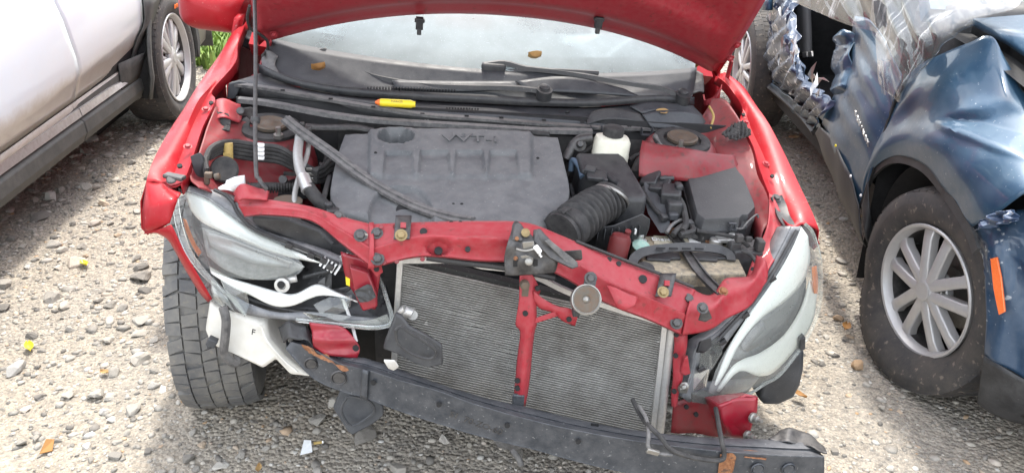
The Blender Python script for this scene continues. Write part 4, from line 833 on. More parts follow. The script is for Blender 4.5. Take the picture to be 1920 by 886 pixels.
mk('support_tab', [rel([[(440,368,-.41),(462,355,-.42),(488,353,-.42),(507,366,-.43)], [(452,388,-.45),(468,380,-.455),(486,372,-.46),(503,380,-.46)]], 16, 8, lambda a, b: .010+.010*math.sin((a-440)*.1))], 'red_inner', tie, 40, solid=.004)
for px, py, y, r in ((707,437,-.56,.009),(708,485,-.602,.010),(676,441,-.565,.010),(1290,560,-.60,.009),(1268,605,-.642,.010),(636,404,-.515,.008)): bolt(px, py, y, r, V(0,-.7,.7))
for px, py in ((676,441),): mk('nut_plate', prism(P([(664,444),(676,434),(690,440),(688,452),(672,450)], -.563), (0,-.003,.003)), 'aluminium', tie)
for px, py, y, r in ((794,434,-.585,.008),(877,467,-.618,.006),(846,418,-.548,.005),(863,418,-.548,.005),(822,470,-.60,.009),(1142,486,-.575,.006),(1160,494,-.58,.006),(1205,523,-.60,.010),(1168,562,-.65,.008),(1095,541,-.635,.005)): hole(px, py, y, r, V(0,-.7,.7), tie)
def brk(cx, top, bot, y0, y1, wd, nm='hood_bump_bracket'):
    a, b = top, bot
    return mk(nm, [rel([[(a[0]-wd, a[1], y0-.006),(a[0]+wd, a[1], y0-.006)], [((a[0]+b[0])/2-wd, (a[1]+b[1])/2, (y0+y1)/2-.012),((a[0]+b[0])/2+wd, (a[1]+b[1])/2, (y0+y1)/2-.012)], [(b[0]-wd, b[1], y1-.008),(b[0]+wd, b[1], y1-.008)]], 5, 9)], 'dark_metal', tie, 40, solid=.004, off=1)
b1 = brk(0, (757,406), (753,449), -.53, -.595, 15); b2 = brk(0, (1253,514), (1243,556), -.57, -.628, 15)
for px, py, y, t_ in ((752,443,-.60,b1),(1241,549,-.635,b2)): mk('bolt', hexbolt(A(px, py, y)+V(0,-.006,.006), V(0,-.7,.7), .009, .008), 'lock_gold', t_)
for px, py, y, t_ in ((756,424,-.575,b1),(1249,532,-.612,b2)): mk('bracket_slot', box(A(px, py, y)+V(0,-.003,.004), (.012,.006,.012), Matrix.Rotation(-.6, 3, 'X')), 'red_inner', t_)
mk('black_clip', [prism(P([(1309,574),(1324,573),(1334,596),(1322,603),(1308,600),(1312,588)], -.66), (0,-.006,.004))], 'dark_metal', tie, bevel=.002); bolt(1317, 577, -.668, .009, V(0,-.7,.7), 'dark_metal', tie)
mk('side_tab', rel([[(1137,534,-.645),(1150,538,-.65),(1170,548,-.652),(1196,558,-.652)], [(1150,562,-.665),(1160,567,-.67),(1175,572,-.672),(1192,567,-.665)], [(1156,576,-.668),(1163,579,-.672),(1174,579,-.674),(1190,570,-.668)]], 14, 10, lambda a, b: .005*math.sin((a-1137)/59*3.1)), 'red_inner', tie, 40, solid=.005, off=0)
mk('support_bead', tube(curve([(1080,452,-.565),(1142,476,-.57),(1225,508,-.575),(1300,538,-.58)]), .004, 6, 4), 'rubber', tie)

# condenser
cpl = CAR.plane(A(757,492,-.515), A(1255,600,-.59), A(1215,800,-.615))
TLc, TRc, BLc, BRc = cpl(757,488), cpl(1246,606), cpl(742,705), cpl(1226,830)
ex = (TRc-TLc).normalized(); ey = (BLc-TLc); nC = cpl.n
core = mk('condenser', prism([cpl(754,486,-.014), cpl(1248,604,-.014), cpl(1222,850,-.014), cpl(738,740,-.014)], -nC*.03), 'fin_dark', car)
tb = []; NTB = 56
for k in range(NTB):
    t = (k+.5)/NTB; a = cpl(756-.072*0, 0) if False else None
    l0, r0 = cpl(755-14*t, 492+246*t), cpl(1246-24*t, 604+240*t)
    pts = []
    for j in range(25):
        u = j/24; p = l0.lerp(r0, u)
        px_ = 755+490*u; py_ = 492+246*t+u*112
        dent = 0
        for dx_, dy_, rx_, ry_ in ((880,583,30,9),(893,615,34,9),(935,640,16,8),(955,658,14,9),(953,685,9,9),(765,540,9,9)): dent += math.exp(-((px_-dx_)/rx_)**2-((py_-dy_)/ry_)**2)
        pts.append(p+nC*(.001*dent)+V(0, 0, .0022*dent*random.uniform(-1, 1))+V(0,0,random.uniform(-.0003,.0003)))
    tb.append(sweep(pts, [(-.001, -.0011), (.004, -.0011), (.004, .0011), (-.001, .0011)], V(0, 0, 1), 0))
o_ = mk('condenser_tubes', tb, 'fin_tube', core, 30, fix=True); o_['kind'] = 'stuff'
for dx_, dy_, wx in ((880,583,40),(893,615,46),(935,640,22),(955,658,20),(953,685,12),(765,540,10),(960,625,14),(1110,600,10)):
    fr = []
    for k in range(46):
        x_, y_ = random.gauss(dx_, wx*.38), random.gauss(dy_, 3.2); p = cpl(x_, y_, .001); q_ = p+V(random.gauss(0,.0035), -.006*random.random(), random.gauss(0,.003))
        fr.append(([p, p+V(.0022,0,.001), q_+V(.001,0,.003)], [(0,1,2)]))
    oo = mk('bent_fins', fr, 'fin_tube', core, 0, fix=False); oo['kind'] = 'stuff'
mk('condenser_frame', [sweep([cpl(751,484,.002), cpl(744,590,.002), cpl(738,705,.002)], [(-.007,-.01), (.007,-.01), (.007,.008), (-.007,.008)], nC, 2)], 'aluminium', core, 30, bevel=.002)
mk('condenser_frame', [sweep([cpl(752,487,.002), cpl(860,487,.002), cpl(905,497,.004), cpl(985,508,.004), cpl(1090,556,.004), cpl(1246,604,.004)], [(-.006,-.008), (.006,-.008), (.006,.006), (-.006,.006)], nC, 3)], 'aluminium', core, 30)
mk('receiver_tank', tube([cpl(1259,612,-.004), cpl(1249,690,-.004), cpl(1236,810,-.004)], .013, 16, 3), 'aluminium', core)
mk('condenser_frame', sweep([cpl(1244,606,.003), cpl(1235,690,.003), cpl(1219,830,.003)], [(-.007,-.008), (.005,-.008), (.005,.008), (-.007,.008)], nC, 2), 'aluminium', core, 30)
mk('pipe_fitting', [tube([cpl(757,592,.02), cpl(753,582,.03), cpl(757,570,.04), cpl(766,562,.045)], .011, 10, 3), tube([cpl(756,575,.03), cpl(770,568,.045), cpl(779,570,.05)], .013, 10, 3), cyl(cpl(777,573,.04), (0,-1,.3), .012, .014, 12)], 'aluminium', car, 40)
mk('fan_shroud', [prism([A(a, b, -.46) for a, b in ((720,490),(750,488),(742,700),(705,690),(700,560))], (0,.02,0)), tube(curve([(800,482,-.57),(870,492,-.575),(940,500,-.585),(1040,520,-.59)]), .008, 8, 3)], 'black_plastic', car)
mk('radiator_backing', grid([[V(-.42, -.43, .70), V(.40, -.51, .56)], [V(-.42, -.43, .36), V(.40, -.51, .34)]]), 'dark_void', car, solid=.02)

# spot welds along the support, grime streaks
for k, (a, b, y) in enumerate([(715+i*26, 425-(i > 2)*4, -.552) for i in range(8)]+[(1070+i*30, 462+i*13.5, -.58) for i in range(8)]+[(720+i*24, 492-i*2.2, -.603) for i in range(4)]):
    if 745 < a < 770: continue
    mk('spot_weld', lathe([(.0055, 0), (.005, .0012), (.002, .0004)], A(a, b, y)+V(0,-.0015,.001), V(0,-.7,.7), 12), 'red_bay', tie, 40)
# centre stay
cs = mk('centre_stay', rel([[(975,517,-.63),(984,514,-.632),(1000,517,-.632),(1014,545,-.63)], [(973,560,-.645),(985,560,-.65),(998,560,-.65),(1006,572,-.645)], [(966,605,-.65),(985,600,-.66),(1000,600,-.66),(1006,606,-.65)], [(975,625,-.655),(985,625,-.668),(996,625,-.668),(1002,625,-.655)], [(968,690,-.665),(978,690,-.68),(988,690,-.68),(996,690,-.665)], [(960,760,-.67),(968,760,-.685),(978,760,-.685),(985,760,-.67)]], 12, 40, lambda a, b: .004*math.sin(b*.045)), 'red_inner', car, 40, solid=.003)
mk('stay_brace', rel([[(1000,545,-.645),(1020,560,-.65),(1045,573,-.655),(1068,578,-.66),(1084,588,-.66)], [(1000,560,-.648),(1016,572,-.655),(1040,580,-.66),(1062,592,-.665),(1082,598,-.665)], [(1002,566,-.645),(1012,578,-.65),(1036,586,-.655),(1056,602,-.66),(1078,611,-.66)]], 18, 8), 'red_inner', cs, 40, solid=.003)
mk('stay_brace', rel([[(966,606,-.648),(990,600,-.655),(1015,592,-.658),(1042,583,-.658)], [(970,612,-.65),(992,609,-.66),(1018,601,-.662),(1046,592,-.662)]], 14, 5), 'red_inner', cs, 40, solid=.003)
mk('stay_bolt', [cyl(A(983,532,-.645), (0,-.95,.2), .011, .010, 16), lathe([(.008,0),(.008,.01)], A(983,532,-.655), V(0,-.95,.2), 6), box(A(985,546,-.652), (.014,.005,.022))], 'rusty_steel', cs)
for px, py, y in ((985,587,-.662),(970,713,-.688),(970,727,-.688),(1067,598,-.668),(1008,540,-.64)): hole(px, py, y, .006, V(0,-1,.2), cs)
mk('stay_foot', prism(P([(962,740),(984,742),(982,765),(960,765)], -.692), (0,.01,0)), 'beam_black', cs, bevel=.003)
# horn
hc = A(1099,561,-.69); ha = V(.05, -.86, .5)
hn = mk('horn', lathe([(0.0240, -.022), (0.0320, -.016), (0.0324, -.002), (0.0336, .000), (0.0336, .004), (0.0312, .005), (0.0288, .002), (0.0240, .003), (0.0192, .0015), (0.0112, .003), (0.0080, .001), (0.0048, .004), (0.0032, .0055)], hc, ha, 40), 'steel', car, 40)
mk('horn_face', lathe([(0.0284, .0025), (0.0240, .0036), (0.0192, .0022), (0.0112, .0036), (0.0080, .0018)], hc, ha, 36, cap=False), 'rusty_steel', hn, 40)
mk('horn_bracket', [sweep(curve([(1107,520,-.66),(1106,530,-.668),(1103,542,-.675)]), [(-.013,-.002), (.013,-.002), (.013,.002), (-.013,.002)], V(0,-.8,.5), 2), cyl(A(1107,521,-.665), (0,-.8,.5), .014, .004, 16)]+hexbolt(A(1107,521,-.668), V(0,-.8,.5), .009, .009), 'dark_metal', hn, 30)
mk('horn_connector', box(A(1080,583,-.675), (.016,.02,.02)), 'black_plastic', hn, bevel=.003)

# hood latch
lt = mk('hood_latch', [rel([[(958,440,-.63),(966,418,-.60),(975,420,-.605),(985,434,-.625)], [(952,455,-.645),(965,450,-.645),(985,452,-.648),(1010,455,-.648)], [(946,480,-.655),(965,480,-.66),(990,482,-.662),(1040,482,-.655)], [(946,496,-.66),(968,497,-.664),(1000,499,-.666),(1042,500,-.66)], [(948,514,-.658),(970,514,-.662),(1000,512,-.664),(1040,508,-.66)]], 20, 24, lambda a, b: .006*math.sin(a*.12)*math.sin(b*.10)),
   rel([[(1003,432,-.635),(1009,430,-.64),(1012,436,-.64)], [(1002,450,-.65),(1020,448,-.655),(1035,458,-.655)], [(1015,468,-.655),(1045,478,-.66),(1065,490,-.66)], [(1060,486,-.66),(1072,495,-.665),(1082,500,-.66)]], 10, 22)], 'dark_metal', car, 35, solid=.005, off=1)
mk('latch_ears', [prism(P([(959,450),(964,420),(972,416),(978,424),(980,452)], [-.65,-.615,-.61,-.615,-.65]), (0,-.005,.003)), prism(P([(1000,452),(1004,432),(1010,430),(1014,440),(1062,478),(1084,500),(1072,504),(1030,484)], [-.66,-.64,-.635,-.64,-.665,-.675,-.675,-.67]), (0,-.006,.004))], 'dark_metal', lt, bevel=.0015)
mk('latch_arm', prism(P([(1035,474),(1088,470),(1090,488),(1045,490)], [-.64,-.65,-.65,-.64]), (0,-.012,.01)), 'dark_metal', lt, bevel=.002)
mk('latch_handle', prism(P([(1020,452),(1030,450),(1082,492),(1082,500),(1070,502)], [-.665,-.66,-.675,-.675,-.675]), (0,-.005,.004)), 'trim_rubber', lt, bevel=.001)
mk('latch_pawl', [prism(P([(978,455),(1000,453),(1002,468),(980,470)], -.672), (0,-.008,.006)), tube(curve([(968,466,-.672),(985,470,-.684),(1002,466,-.685)]), .003, 6, 3), lathe([(.009,0),(.009,.006),(.005,.008)], A(991,490,-.672), V(0,-.9,.4), 12), prism(P([(975,480),(986,478),(1000,484),(998,496),(984,496)], -.668), (0,-.004,.003))], 'steel', lt, bevel=.0015)
mk('latch_spring', [tube([A(1004+.8*k+2*math.sin(k*2.2), 463+1.4*k, -.682+.003*math.cos(k*2.2)) for k in range(14)], .0016, 6, 3), lathe([(.006,-.008),(.006,.008)], A(1008,467,-.685), V(.5,0,-.6), 10)], 'white_print', lt)
mk('latch_grease', lathe([(.009,0),(.010,.005),(.004,.008)], A(985,437,-.64), V(0,-.7,.7), 10), 'lock_gold', lt, 0)
for px, py, y in ((969,447,-.652),(967,484,-.668)): mk('rivet', lathe([(.005,0),(.004,.003)], A(px,py,y), V(0,-.8,.6), 10), 'rust', lt)
mk('latch_window', prism(P([(962,488),(982,486),(982,500),(962,500)], -.668), (0,-.002,.0015)), 'dark_void', lt)
mk('latch_window', prism(P([(996,486),(1008,486),(1008,498),(1000,500)], -.668), (0,-.002,.0015)), 'dark_void', lt)

# bumper beam
BM = [((560,625,-.50),(545,640,-.555),(536,652,-.56)), ((612,645,-.55),(590,656,-.60),(584,706,-.60)), ((655,665,-.59),(640,682,-.64),(639,733,-.64)), ((690,672,-.615),(684,692,-.675),(680,744,-.675)),
      ((758,694,-.65),(752,713,-.715),(752,771,-.715)), ((836,723,-.675),(823,733,-.745),(826,795,-.745)), ((900,742,-.685),(887,756,-.765),(887,814,-.765)), ((1000,765,-.70),(1000,788,-.78),(1000,842,-.78)),
      ((1080,785,-.715),(1080,806,-.80),(1080,864,-.80)), ((1209,808,-.735),(1214,829,-.82),(1214,893,-.82)), ((1333,819,-.755),(1361,846,-.845),(1361,912,-.845)), ((1440,822,-.765),(1460,853,-.85),(1460,918,-.85)), ((1520,826,-.775),(1546,856,-.85),(1546,915,-.85))]
def beam_fn(a, b): return .0012*math.sin(a*.035)+random.uniform(-.0003, .0003)
rows = []
for r_, t_, b_ in BM:
    mid = lambda p, q, t: tuple(p[i]+(q[i]-p[i])*t for i in range(3))
    rows.append([(r_[0], r_[1]+14, r_[2]+.012), r_, mid(r_, t_, .45), (mid(r_, t_, .6)[0], mid(r_, t_, .6)[1]+1, mid(r_, t_, .6)[2]+.008), mid(r_, t_, .93), t_, mid(t_, b_, .08), mid(t_, b_, .5), mid(t_, b_, .93), b_, (b_[0], b_[1]-4, b_[2]+.03), (b_[0], b_[1]-14, b_[2]+.075)])
beam = mk('bumper_beam', rel(rows, 30, 150, beam_fn, V(0,-.9,.4)), 'beam_black', car, 38, solid=.003)
for px, py, y in ((700,716,-.69),(823,757,-.75),(951,796,-.778),(1084,826,-.806)): mk('beam_hole', lathe([(.0058,-.003),(.0058,.002)], A(px, py, y)+V(0,-.0015,0), V(0,-1,.1), 14), 'dark_void', beam)
mk('beam_hole', prism(P([(1108,793),(1122,795),(1122,799),(1108,797)], -.765), (0,-.001,.002)), 'dark_void', beam)
for px, py, y, r_ in ((584,680,-.604,.013),(636,706,-.645,.015),(1420,877,-.852,.013),(1478,877,-.853,.013)): mk('beam_boss', [lathe([(r_*1.25, 0), (r_*1.1, .003), (r_, .001), (r_*.9, -.001)], A(px, py, y)+V(0,-.003,0), V(0,-1,.1), 24, cap=False), lathe([(r_*.92,-.001),(r_*.9,.0012)], A(px, py, y)+V(0,-.003,0), V(0,-1,.1), 20)], 'dark_metal' if px < 900 else 'beam_black', beam, 40)
mk('beam_end_plate', rel([[(521,612,-.50),(540,603,-.52),(575,612,-.53),(585,632,-.54)], [(530,640,-.545),(548,634,-.56),(580,640,-.565),(590,655,-.58)]], 12, 6, lambda a, b: .004*math.sin(a*.2)), 'black_plastic', beam, 40, solid=.004)
mk('beam_rust', rel([[(566,644,-.585),(585,650,-.596),(600,664,-.61),(612,660,-.61),(632,680,-.632),(652,683,-.645)], [(572,655,-.578),(590,664,-.605),(606,672,-.618),(625,680,-.63),(645,694,-.648),(655,692,-.65)]], 30, 4, lambda a, b: .0025+random.uniform(-.0012, .0012)), 'rust', beam, 0, solid=.001)
mk('beam_rust', rel([[(1350,850,-.846),(1372,848,-.848),(1380,855,-.85)], [(1345,890,-.848),(1365,892,-.85),(1372,890,-.85)]], 10, 8, lambda a, b: .002+random.uniform(-.0008, .0008)), 'rust', beam, 0, solid=.001)
mk('beam_rust', rel([[(1395,843,-.82),(1420,846,-.825),(1440,848,-.83)], [(1395,858,-.852),(1420,860,-.854),(1436,862,-.855)]], 10, 5, lambda a, b: .002+random.uniform(-.0008, .0008)), 'rust', beam, 0, solid=.001)
mk('beam_crease', rel([[(681,690,-.672),(692,694,-.684)], [(678,742,-.674),(690,748,-.684)]], 4, 8, lambda a, b: .005), 'beam_black', beam, 30, solid=.004)
mk('beam_bracket', [rel([[(1462,808,-.74),(1490,806,-.745),(1514,816,-.75),(1545,838,-.80)], [(1440,826,-.77),(1475,832,-.79),(1510,838,-.80),(1550,852,-.85)]], 16, 8, lambda a, b: .006+.003*math.sin(a*.15)), rel([[(1462,808,-.74),(1490,806,-.745),(1514,816,-.75)], [(1464,814,-.73),(1490,812,-.735),(1514,821,-.74)]], 10, 2)], 'dark_metal', beam, 30, solid=.003, off=1)
mk('torn_flange', [rel([[(1395,848,-.81),(1405,838,-.79),(1425,832,-.785),(1440,838,-.79)], [(1400,860,-.83),(1412,852,-.82),(1430,850,-.815),(1450,856,-.82)]], 14, 6, lambda a, b: .008*math.sin(a*.3)+random.uniform(-.002, .002))], 'rust', beam, 0, solid=.002, off=1)
text('stamped_mark', 'S1  70-ZO-60', basis(A(1190/3.098+500+8, 590/3.098+600, -.762)+V(0,-.004,0), A(940,806,-.77)-A(840,770,-.75), V(0,0,1)), .022, 'dark_metal', beam, .0004)
# loose wiring over the beam
mk('sensor_wire', tube(curve([(1186,748,-.70),(1198,772,-.74),(1210,790,-.79),(1220,800,-.82),(1240,820,-.84),(1258,842,-.855),(1290,855,-.855),(1330,862,-.855),(1353,861,-.855),(1358,850,-.85),(1352,820,-.83),(1342,765,-.70)]), .0055, 8, 5), 'rubber', car)
mk('sensor_wire', tube(curve([(1198,760,-.74),(1212,785,-.79),(1216,815,-.835),(1215,835,-.85),(1226,848,-.857),(1260,852,-.857)]), .0045, 8, 5), 'trim_rubber', car)
mk('wire_clip', box(A(1224,846,-.858), (.03,.008,.012), Matrix.Rotation(.3, 3, 'Y')), 'steel', car, bevel=.002)

# crash boxes and red posts
cb = mk('crash_box', stackl([P([(585,612),(640,618),(650,630),(648,672),(612,664),(590,652)], -.50), P([(583,606),(636,612),(674,652),(668,674),(612,664),(588,652)], [-.575,-.58,-.60,-.605,-.60,-.59])]), 'red_crash', car, 30, bevel=.006)
mk('crash_box_plate', rel([[(580,603,-.572),(612,606,-.58),(640,612,-.585),(662,632,-.60)], [(586,630,-.59),(612,634,-.598),(640,640,-.602),(672,655,-.615)], [(588,650,-.595),(612,662,-.605),(640,668,-.61),(668,674,-.615)]], 20, 12, lambda a, b: .008*math.sin((a-580)*.055)+.003*math.sin(b*.2)), 'red_crash', cb, 35, solid=.004)
hole(667, 652, -.618, .007, V(.3,-.9,.3), cb)
cb = mk('crash_box', stackl([P([(1320,742),(1390,735),(1415,742),(1418,772),(1398,826),(1350,815)], -.60), P([(1345,760),(1400,738),(1422,742),(1420,770),(1400,822),(1372,818)], [-.68,-.68,-.68,-.69,-.70,-.70])]), 'red_crash', car, 30, bevel=.006)
mk('crash_box_plate', rel([[(1348,762,-.675),(1380,748,-.685),(1420,742,-.685)], [(1355,790,-.69),(1385,785,-.70),(1415,772,-.695)], [(1370,818,-.695),(1388,820,-.70),(1402,822,-.70)]], 14, 12, lambda a, b: .006*math.sin(a*.09)), 'red_crash', cb, 35, solid=.004)
for px, py in ((1410,782),(1400,815)): mk('bolt', [lathe([(.013,0),(.013,.006),(.009,.008),(.009,.018),(.005,.019),(.005,.03)], A(px, py, -.71), V(.4,-.8,.3), 12)], 'steel', cb)
mk('support_post', rel([[(1264,622,-.60),(1280,626,-.61),(1290,622,-.60)], [(1262,680,-.61),(1276,684,-.62),(1284,680,-.615)], [(1260,720,-.615),(1270,724,-.625),(1277,720,-.62)], [(1258,760,-.62),(1264,762,-.63),(1270,758,-.625)]], 8, 24, lambda a, b: .004*math.sin(b*.1)), 'red_inner', car, 40, solid=.003)
mk('support_post', prism(P([(1284,672),(1290,668),(1295,700),(1284,704),(1276,698)], -.63), (0,.01,0)), 'red_inner', car, bevel=.002)
for px, py, y in ((1268,627,-.615),(1267,666,-.625),(1264,733,-.635),(1287,762,-.62),(1305,776,-.62)): hole(px, py, y, .006, V(0,-1,.2))
mk('lower_support_panel', rel([[(1262,752,-.60),(1300,745,-.60),(1345,750,-.60)], [(1258,810,-.61),(1300,812,-.61),(1350,818,-.62)]], 10, 6, lambda a, b: .003*math.sin(a*.1)), 'red_bay', car, 40, solid=.003)
mk('support_post', rel([[(640,470,-.50),(690,490,-.52),(715,505,-.53)], [(650,520,-.51),(690,530,-.53),(712,530,-.535)], [(668,560,-.51),(690,575,-.53),(705,578,-.535)]], 10, 12, lambda a, b: .005*math.sin(a*.1)), 'red_crash', car, 40, solid=.004)
mk('red_bracket', [prism(P([(655,500),(690,510),(706,552),(708,576),(680,584),(668,560)], [-.545,-.55,-.565,-.57,-.57,-.56]), (0,.02,0))], 'red_crash', car, bevel=.004)
mk('black_patch', rel([[(664,545,-.575),(692,532,-.568),(702,548,-.575)], [(674,566,-.58),(692,564,-.58),(704,556,-.578)]], 8, 6, lambda a, b: random.uniform(0, .003)), 'black_plastic', car, 0, solid=.002)
mk('warning_sticker', prism(P([(648,518),(656,522),(656,536),(649,533)], -.548), (0,-.001,0)), 'yellow_plastic', car)
mk('support_hole_tab', [prism(P([(690,498),(715,498),(718,510),(706,518)], -.56), (0,.004,0))], 'red_inner', car); hole(706, 504, -.565, .006, V(0,-1,.2))

# black air guide flap hanging over the condenser, flap drooping under the beam
def flap(outline, inner, y, nm, mt='black_plastic'):
    o = mk(nm, prism(P(outline, y), (0, .012, .002)), mt, car, 30, bevel=.004)
    yi = [min(y)-.006 if isinstance(y, list) else y-.006]*len(inner)
    mk('flap_rim', tube([A(a, b, yi[0]) for a, b in inner]+[A(inner[0][0], inner[0][1], yi[0])], .0035, 6, 3), mt, o)
    return o
flap([(742,588),(754,594),(768,613),(800,632),(829,648),(831,684),(802,690),(775,680),(743,663),(718,655),(722,640)], [(742,618),(752,612),(768,622),(800,642),(816,655),(814,668),(800,672),(770,662),(746,642)], [-.64,-.645,-.66,-.68,-.69,-.70,-.70,-.69,-.67,-.655,-.65], 'air_guide_flap')
flap([(640,728),(624,766),(652,810),(661,816),(700,795),(719,780),(719,762),(706,748),(690,744)], [(646,750),(656,742),(690,750),(702,766),(695,778),(660,798),(640,772)], [-.60,-.61,-.63,-.635,-.64,-.64,-.63,-.62,-.61], 'undertray_flap', 'cowl_plastic')
mk('undertray_scrap', [prism([W_ for W_ in P([(925,826),(945,826),(985,838),(960,846),(935,838)], -.62)], (0,.02,-.004)), tube(curve([(960,842,-.64),(972,858,-.66),(978,872,-.67)]), .008, 8, 3)], 'trim_rubber', car, bevel=.002)
mk('metal_scrap', prism(P([(720,677),(740,678),(747,688),(738,694),(728,690)], -.71), (0,.002,.004)), 'aluminium', car)

# washer fluid bottle with hose
wb = P([(394,568),(440,580),(500,602),(508,632),(540,668),(588,704),(548,700),(520,670),(495,688),(434,658),(395,642),(386,618)], [-.46,-.47,-.48,-.49,-.50,-.52,-.51,-.50,-.49,-.47,-.45,-.45])
wc = sum(wb, V(0,0,0))/len(wb)
wbo = mk('washer_bottle', stackl([[p+V(0,.16,.01) for p in wb], [wc+(p-wc)*1.03+V(0,.02,0) for p in wb], wb, [wc+(p-wc)*.93+V(0,-.012,0) for p in wb]]), 'white_plastic', car, 40, bevel=.008, seg=3)
text('bottle_mark', 'F', basis(A(478,613,-.485)+V(0,-.022,0), A(490,617,-.49)-A(478,613,-.485), V(0,.1,1)), .022, 'dark_void', wbo, .0006)
mk('bottle_seam', tube([p+V(0,-.014,0) for p in P([(492,604),(504,634),(536,670),(560,690)], [-.49,-.50,-.515,-.53])], .003, 6, 3), 'white_plastic', wbo)
mk('washer_tube', tube(curve([(418,575,-.50),(424,600,-.51),(422,635,-.51),(420,660,-.505),(432,676,-.50),(444,680,-.49),(446,665,-.47)]), .0105, 10, 5), 'trim_rubber', car)
mk('pump_plug', [box(A(398,640,-.50), (.022,.02,.02), Euler((0,.5,0)).to_matrix()), box(A(392,648,-.50), (.01,.012,.008))], 'cowl_plastic', wbo, bevel=.002)

# ------------------------------------------------------------------ headlights
mat('lamp_grey', (.19, .20, .20), .35, .2, .3, ((.45,.46,.45), .6, 20))
mat('lamp_bowl', (.24, .25, .25), .25, .7, 0, ((.22,.22,.22), .5, 20))
def HL(px, py, off=0.0):
    y = -.33-.20*(px-335)/400-.0006*(py-350-(px-335)*.5); return A(px, py, y)+V(-.25, -.85, .45)*off
def HR(px, py, off=0.0):
    y = -.32-.0009*(1520-px)-.0003*(py-420); return A(px, py, y)+V(.25, -.85, .45)*off
def cur(h, pts, off, sm=4): return spline([h(a, b, off) for a, b in pts], sm)
hl = mk('headlight', patch(cur(HL, [(335,345),(370,350),(402,358),(430,374),(446,396),(480,425),(540,447),(600,468),(640,484),(700,502)], -.07), cur(HL, [(340,420),(365,480),(392,535),(430,568),(500,588),(580,598),(660,606),(728,612)], -.05), 40, 8, -.03, V(-.2,-.85,.4)), 'lamp_black', car, 60, solid=.004)
mk('headlight_top', [patch(cur(HL, [(338,346),(370,350),(402,358),(430,374),(446,396),(480,424),(540,446),(600,466),(645,486)], -.012), cur(HL, [(345,358),(385,372),(430,402),(480,434),(540,463),(600,484),(640,500)], 0), 44, 4, .006, V(0,-.5,.85)),
    patch(cur(HL, [(338,346),(370,350),(402,358),(430,374),(446,396),(480,424),(540,446),(600,466),(645,486)], -.012), cur(HL, [(335,345),(370,350),(402,358),(430,374),(446,396),(480,425),(540,447),(600,468),(640,484)], -.07), 44, 2)], 'lamp_housing', hl, 50, solid=.003)
mk('headlight_seal', tube(cur(HL, [(404,356),(425,366),(440,382),(450,402),(480,430),(540,454),(590,474),(635,494)], .006, 5), .0045, 6, 0), 'black_plastic', hl)
for a, b in ((545,460),(622,500),(610,488),(586,478)): mk('seal_clip', box(HL(a, b, .01), (.016,.012,.014), Euler((0,.4,0)).to_matrix()), 'black_plastic', hl, bevel=.002)
for k in range(5): mk('vent_fin', box(HL(606+k*7, 489+k*4, .004), (.004,.01,.026), Euler((0,.5,0)).to_matrix()), 'white_shell', hl)
mk('upper_reflector', patch(cur(HL, [(340,356),(380,368),(425,401),(470,432),(530,460),(570,478),(598,493)], -.012), cur(HL, [(350,392),(368,413),(408,434),(450,451),(500,471),(550,485),(598,494)], -.018), 40, 6, .012, V(-.2,-.85,.4)), 'lamp_white', hl, 60, solid=.003)
mk('lower_reflector', patch(cur(HL, [(390,498),(430,519),(470,532),(510,544),(540,551),(560,547),(580,536),(598,532),(625,544),(650,555),(670,564)], -.006), cur(HL, [(396,512),(436,538),(470,553),(505,570),(530,575),(555,571),(580,560),(600,554),(625,555),(650,560),(671,565)], .002), 50, 5, .010, V(-.1,-.8,.6)), 'lamp_white', hl, 60, solid=.003)
mk('projector_bowl', [patch(cur(HL, [(365,425),(410,440),(470,462),(530,485),(560,500)], -.035), cur(HL, [(375,478),(410,505),(460,522),(520,522),(548,512)], -.035), 30, 6, -.03, V(-.2,-.85,.4))], 'lamp_grey', hl, 60, solid=.003)
mk('lamp_facet', patch(cur(HL, [(372,432),(420,446),(480,470),(540,492)], -.030), cur(HL, [(378,462),(420,480),(470,497),(530,503)], -.040), 24, 3, -.01), 'lamp_bowl', hl, 30, solid=.002)
mk('headlight_lens', patch(cur(HL, [(336,352),(385,367),(440,402),(500,440),(545,468),(572,500)], .004), cur(HL, [(343,430),(365,470),(395,505),(430,518),(480,524),(546,515)], .004), 40, 10, .022, V(-.25,-.85,.45)), 'lens_haze', hl, 60)
mk('lens_rim', tube(cur(HL, [(333,362),(334,395),(341,430),(355,468),(378,502),(405,530),(440,560),(464,590)], .010), [.007,.009,.009,.008,.007,.005,.003], 8, 0), 'lens_haze', hl)
mk('turn_reflector', patch(cur(HL, [(342,408),(348,432),(360,460),(372,480)], .0), cur(HL, [(349,412),(358,436),(368,458),(378,472)], .0), 16, 3), 'amber', hl, 60, solid=.002)
mk('headlight_base', patch(cur(HL, [(388,522),(425,548),(470,570),(520,585),(580,584),(640,590),(700,596)], -.004), cur(HL, [(394,562),(432,582),(480,594),(540,601),(600,607),(660,612),(728,616)], -.01), 40, 4, .006), 'lamp_housing', hl, 60, solid=.003)
mk('lamp_mount', [lathe([(.018,0),(.018,.008),(.010,.009),(.009,-.004)], HL(527,533,-.01), V(-.1,-.95,.2), 20), patch([HL(520,520,-.01), HL(552,515,-.01)], [HL(516,536,-.012), HL(554,528,-.012)], 6, 2)], 'aluminium', hl, 40, solid=.002)
mk('lamp_mount_hole', cyl(HL(527,533,.0), V(-.1,-.95,.2), .009, .002, 16), 'dark_void', hl)
def shard(h, pts, nm='lens_shard', mt='lens', off=.012, par=None):
    q = [h(a, b, off+random.uniform(-.006, .006)) for a, b in pts]; c = sum(q, V(0,0,0))/len(q)+V(0, -.004, .002)
    v = q+[c]; n = len(q); o = mk(nm, (v, [(i, (i+1) % n, n) for i in range(n)]), mt, par, 0, solid=.0025); return o
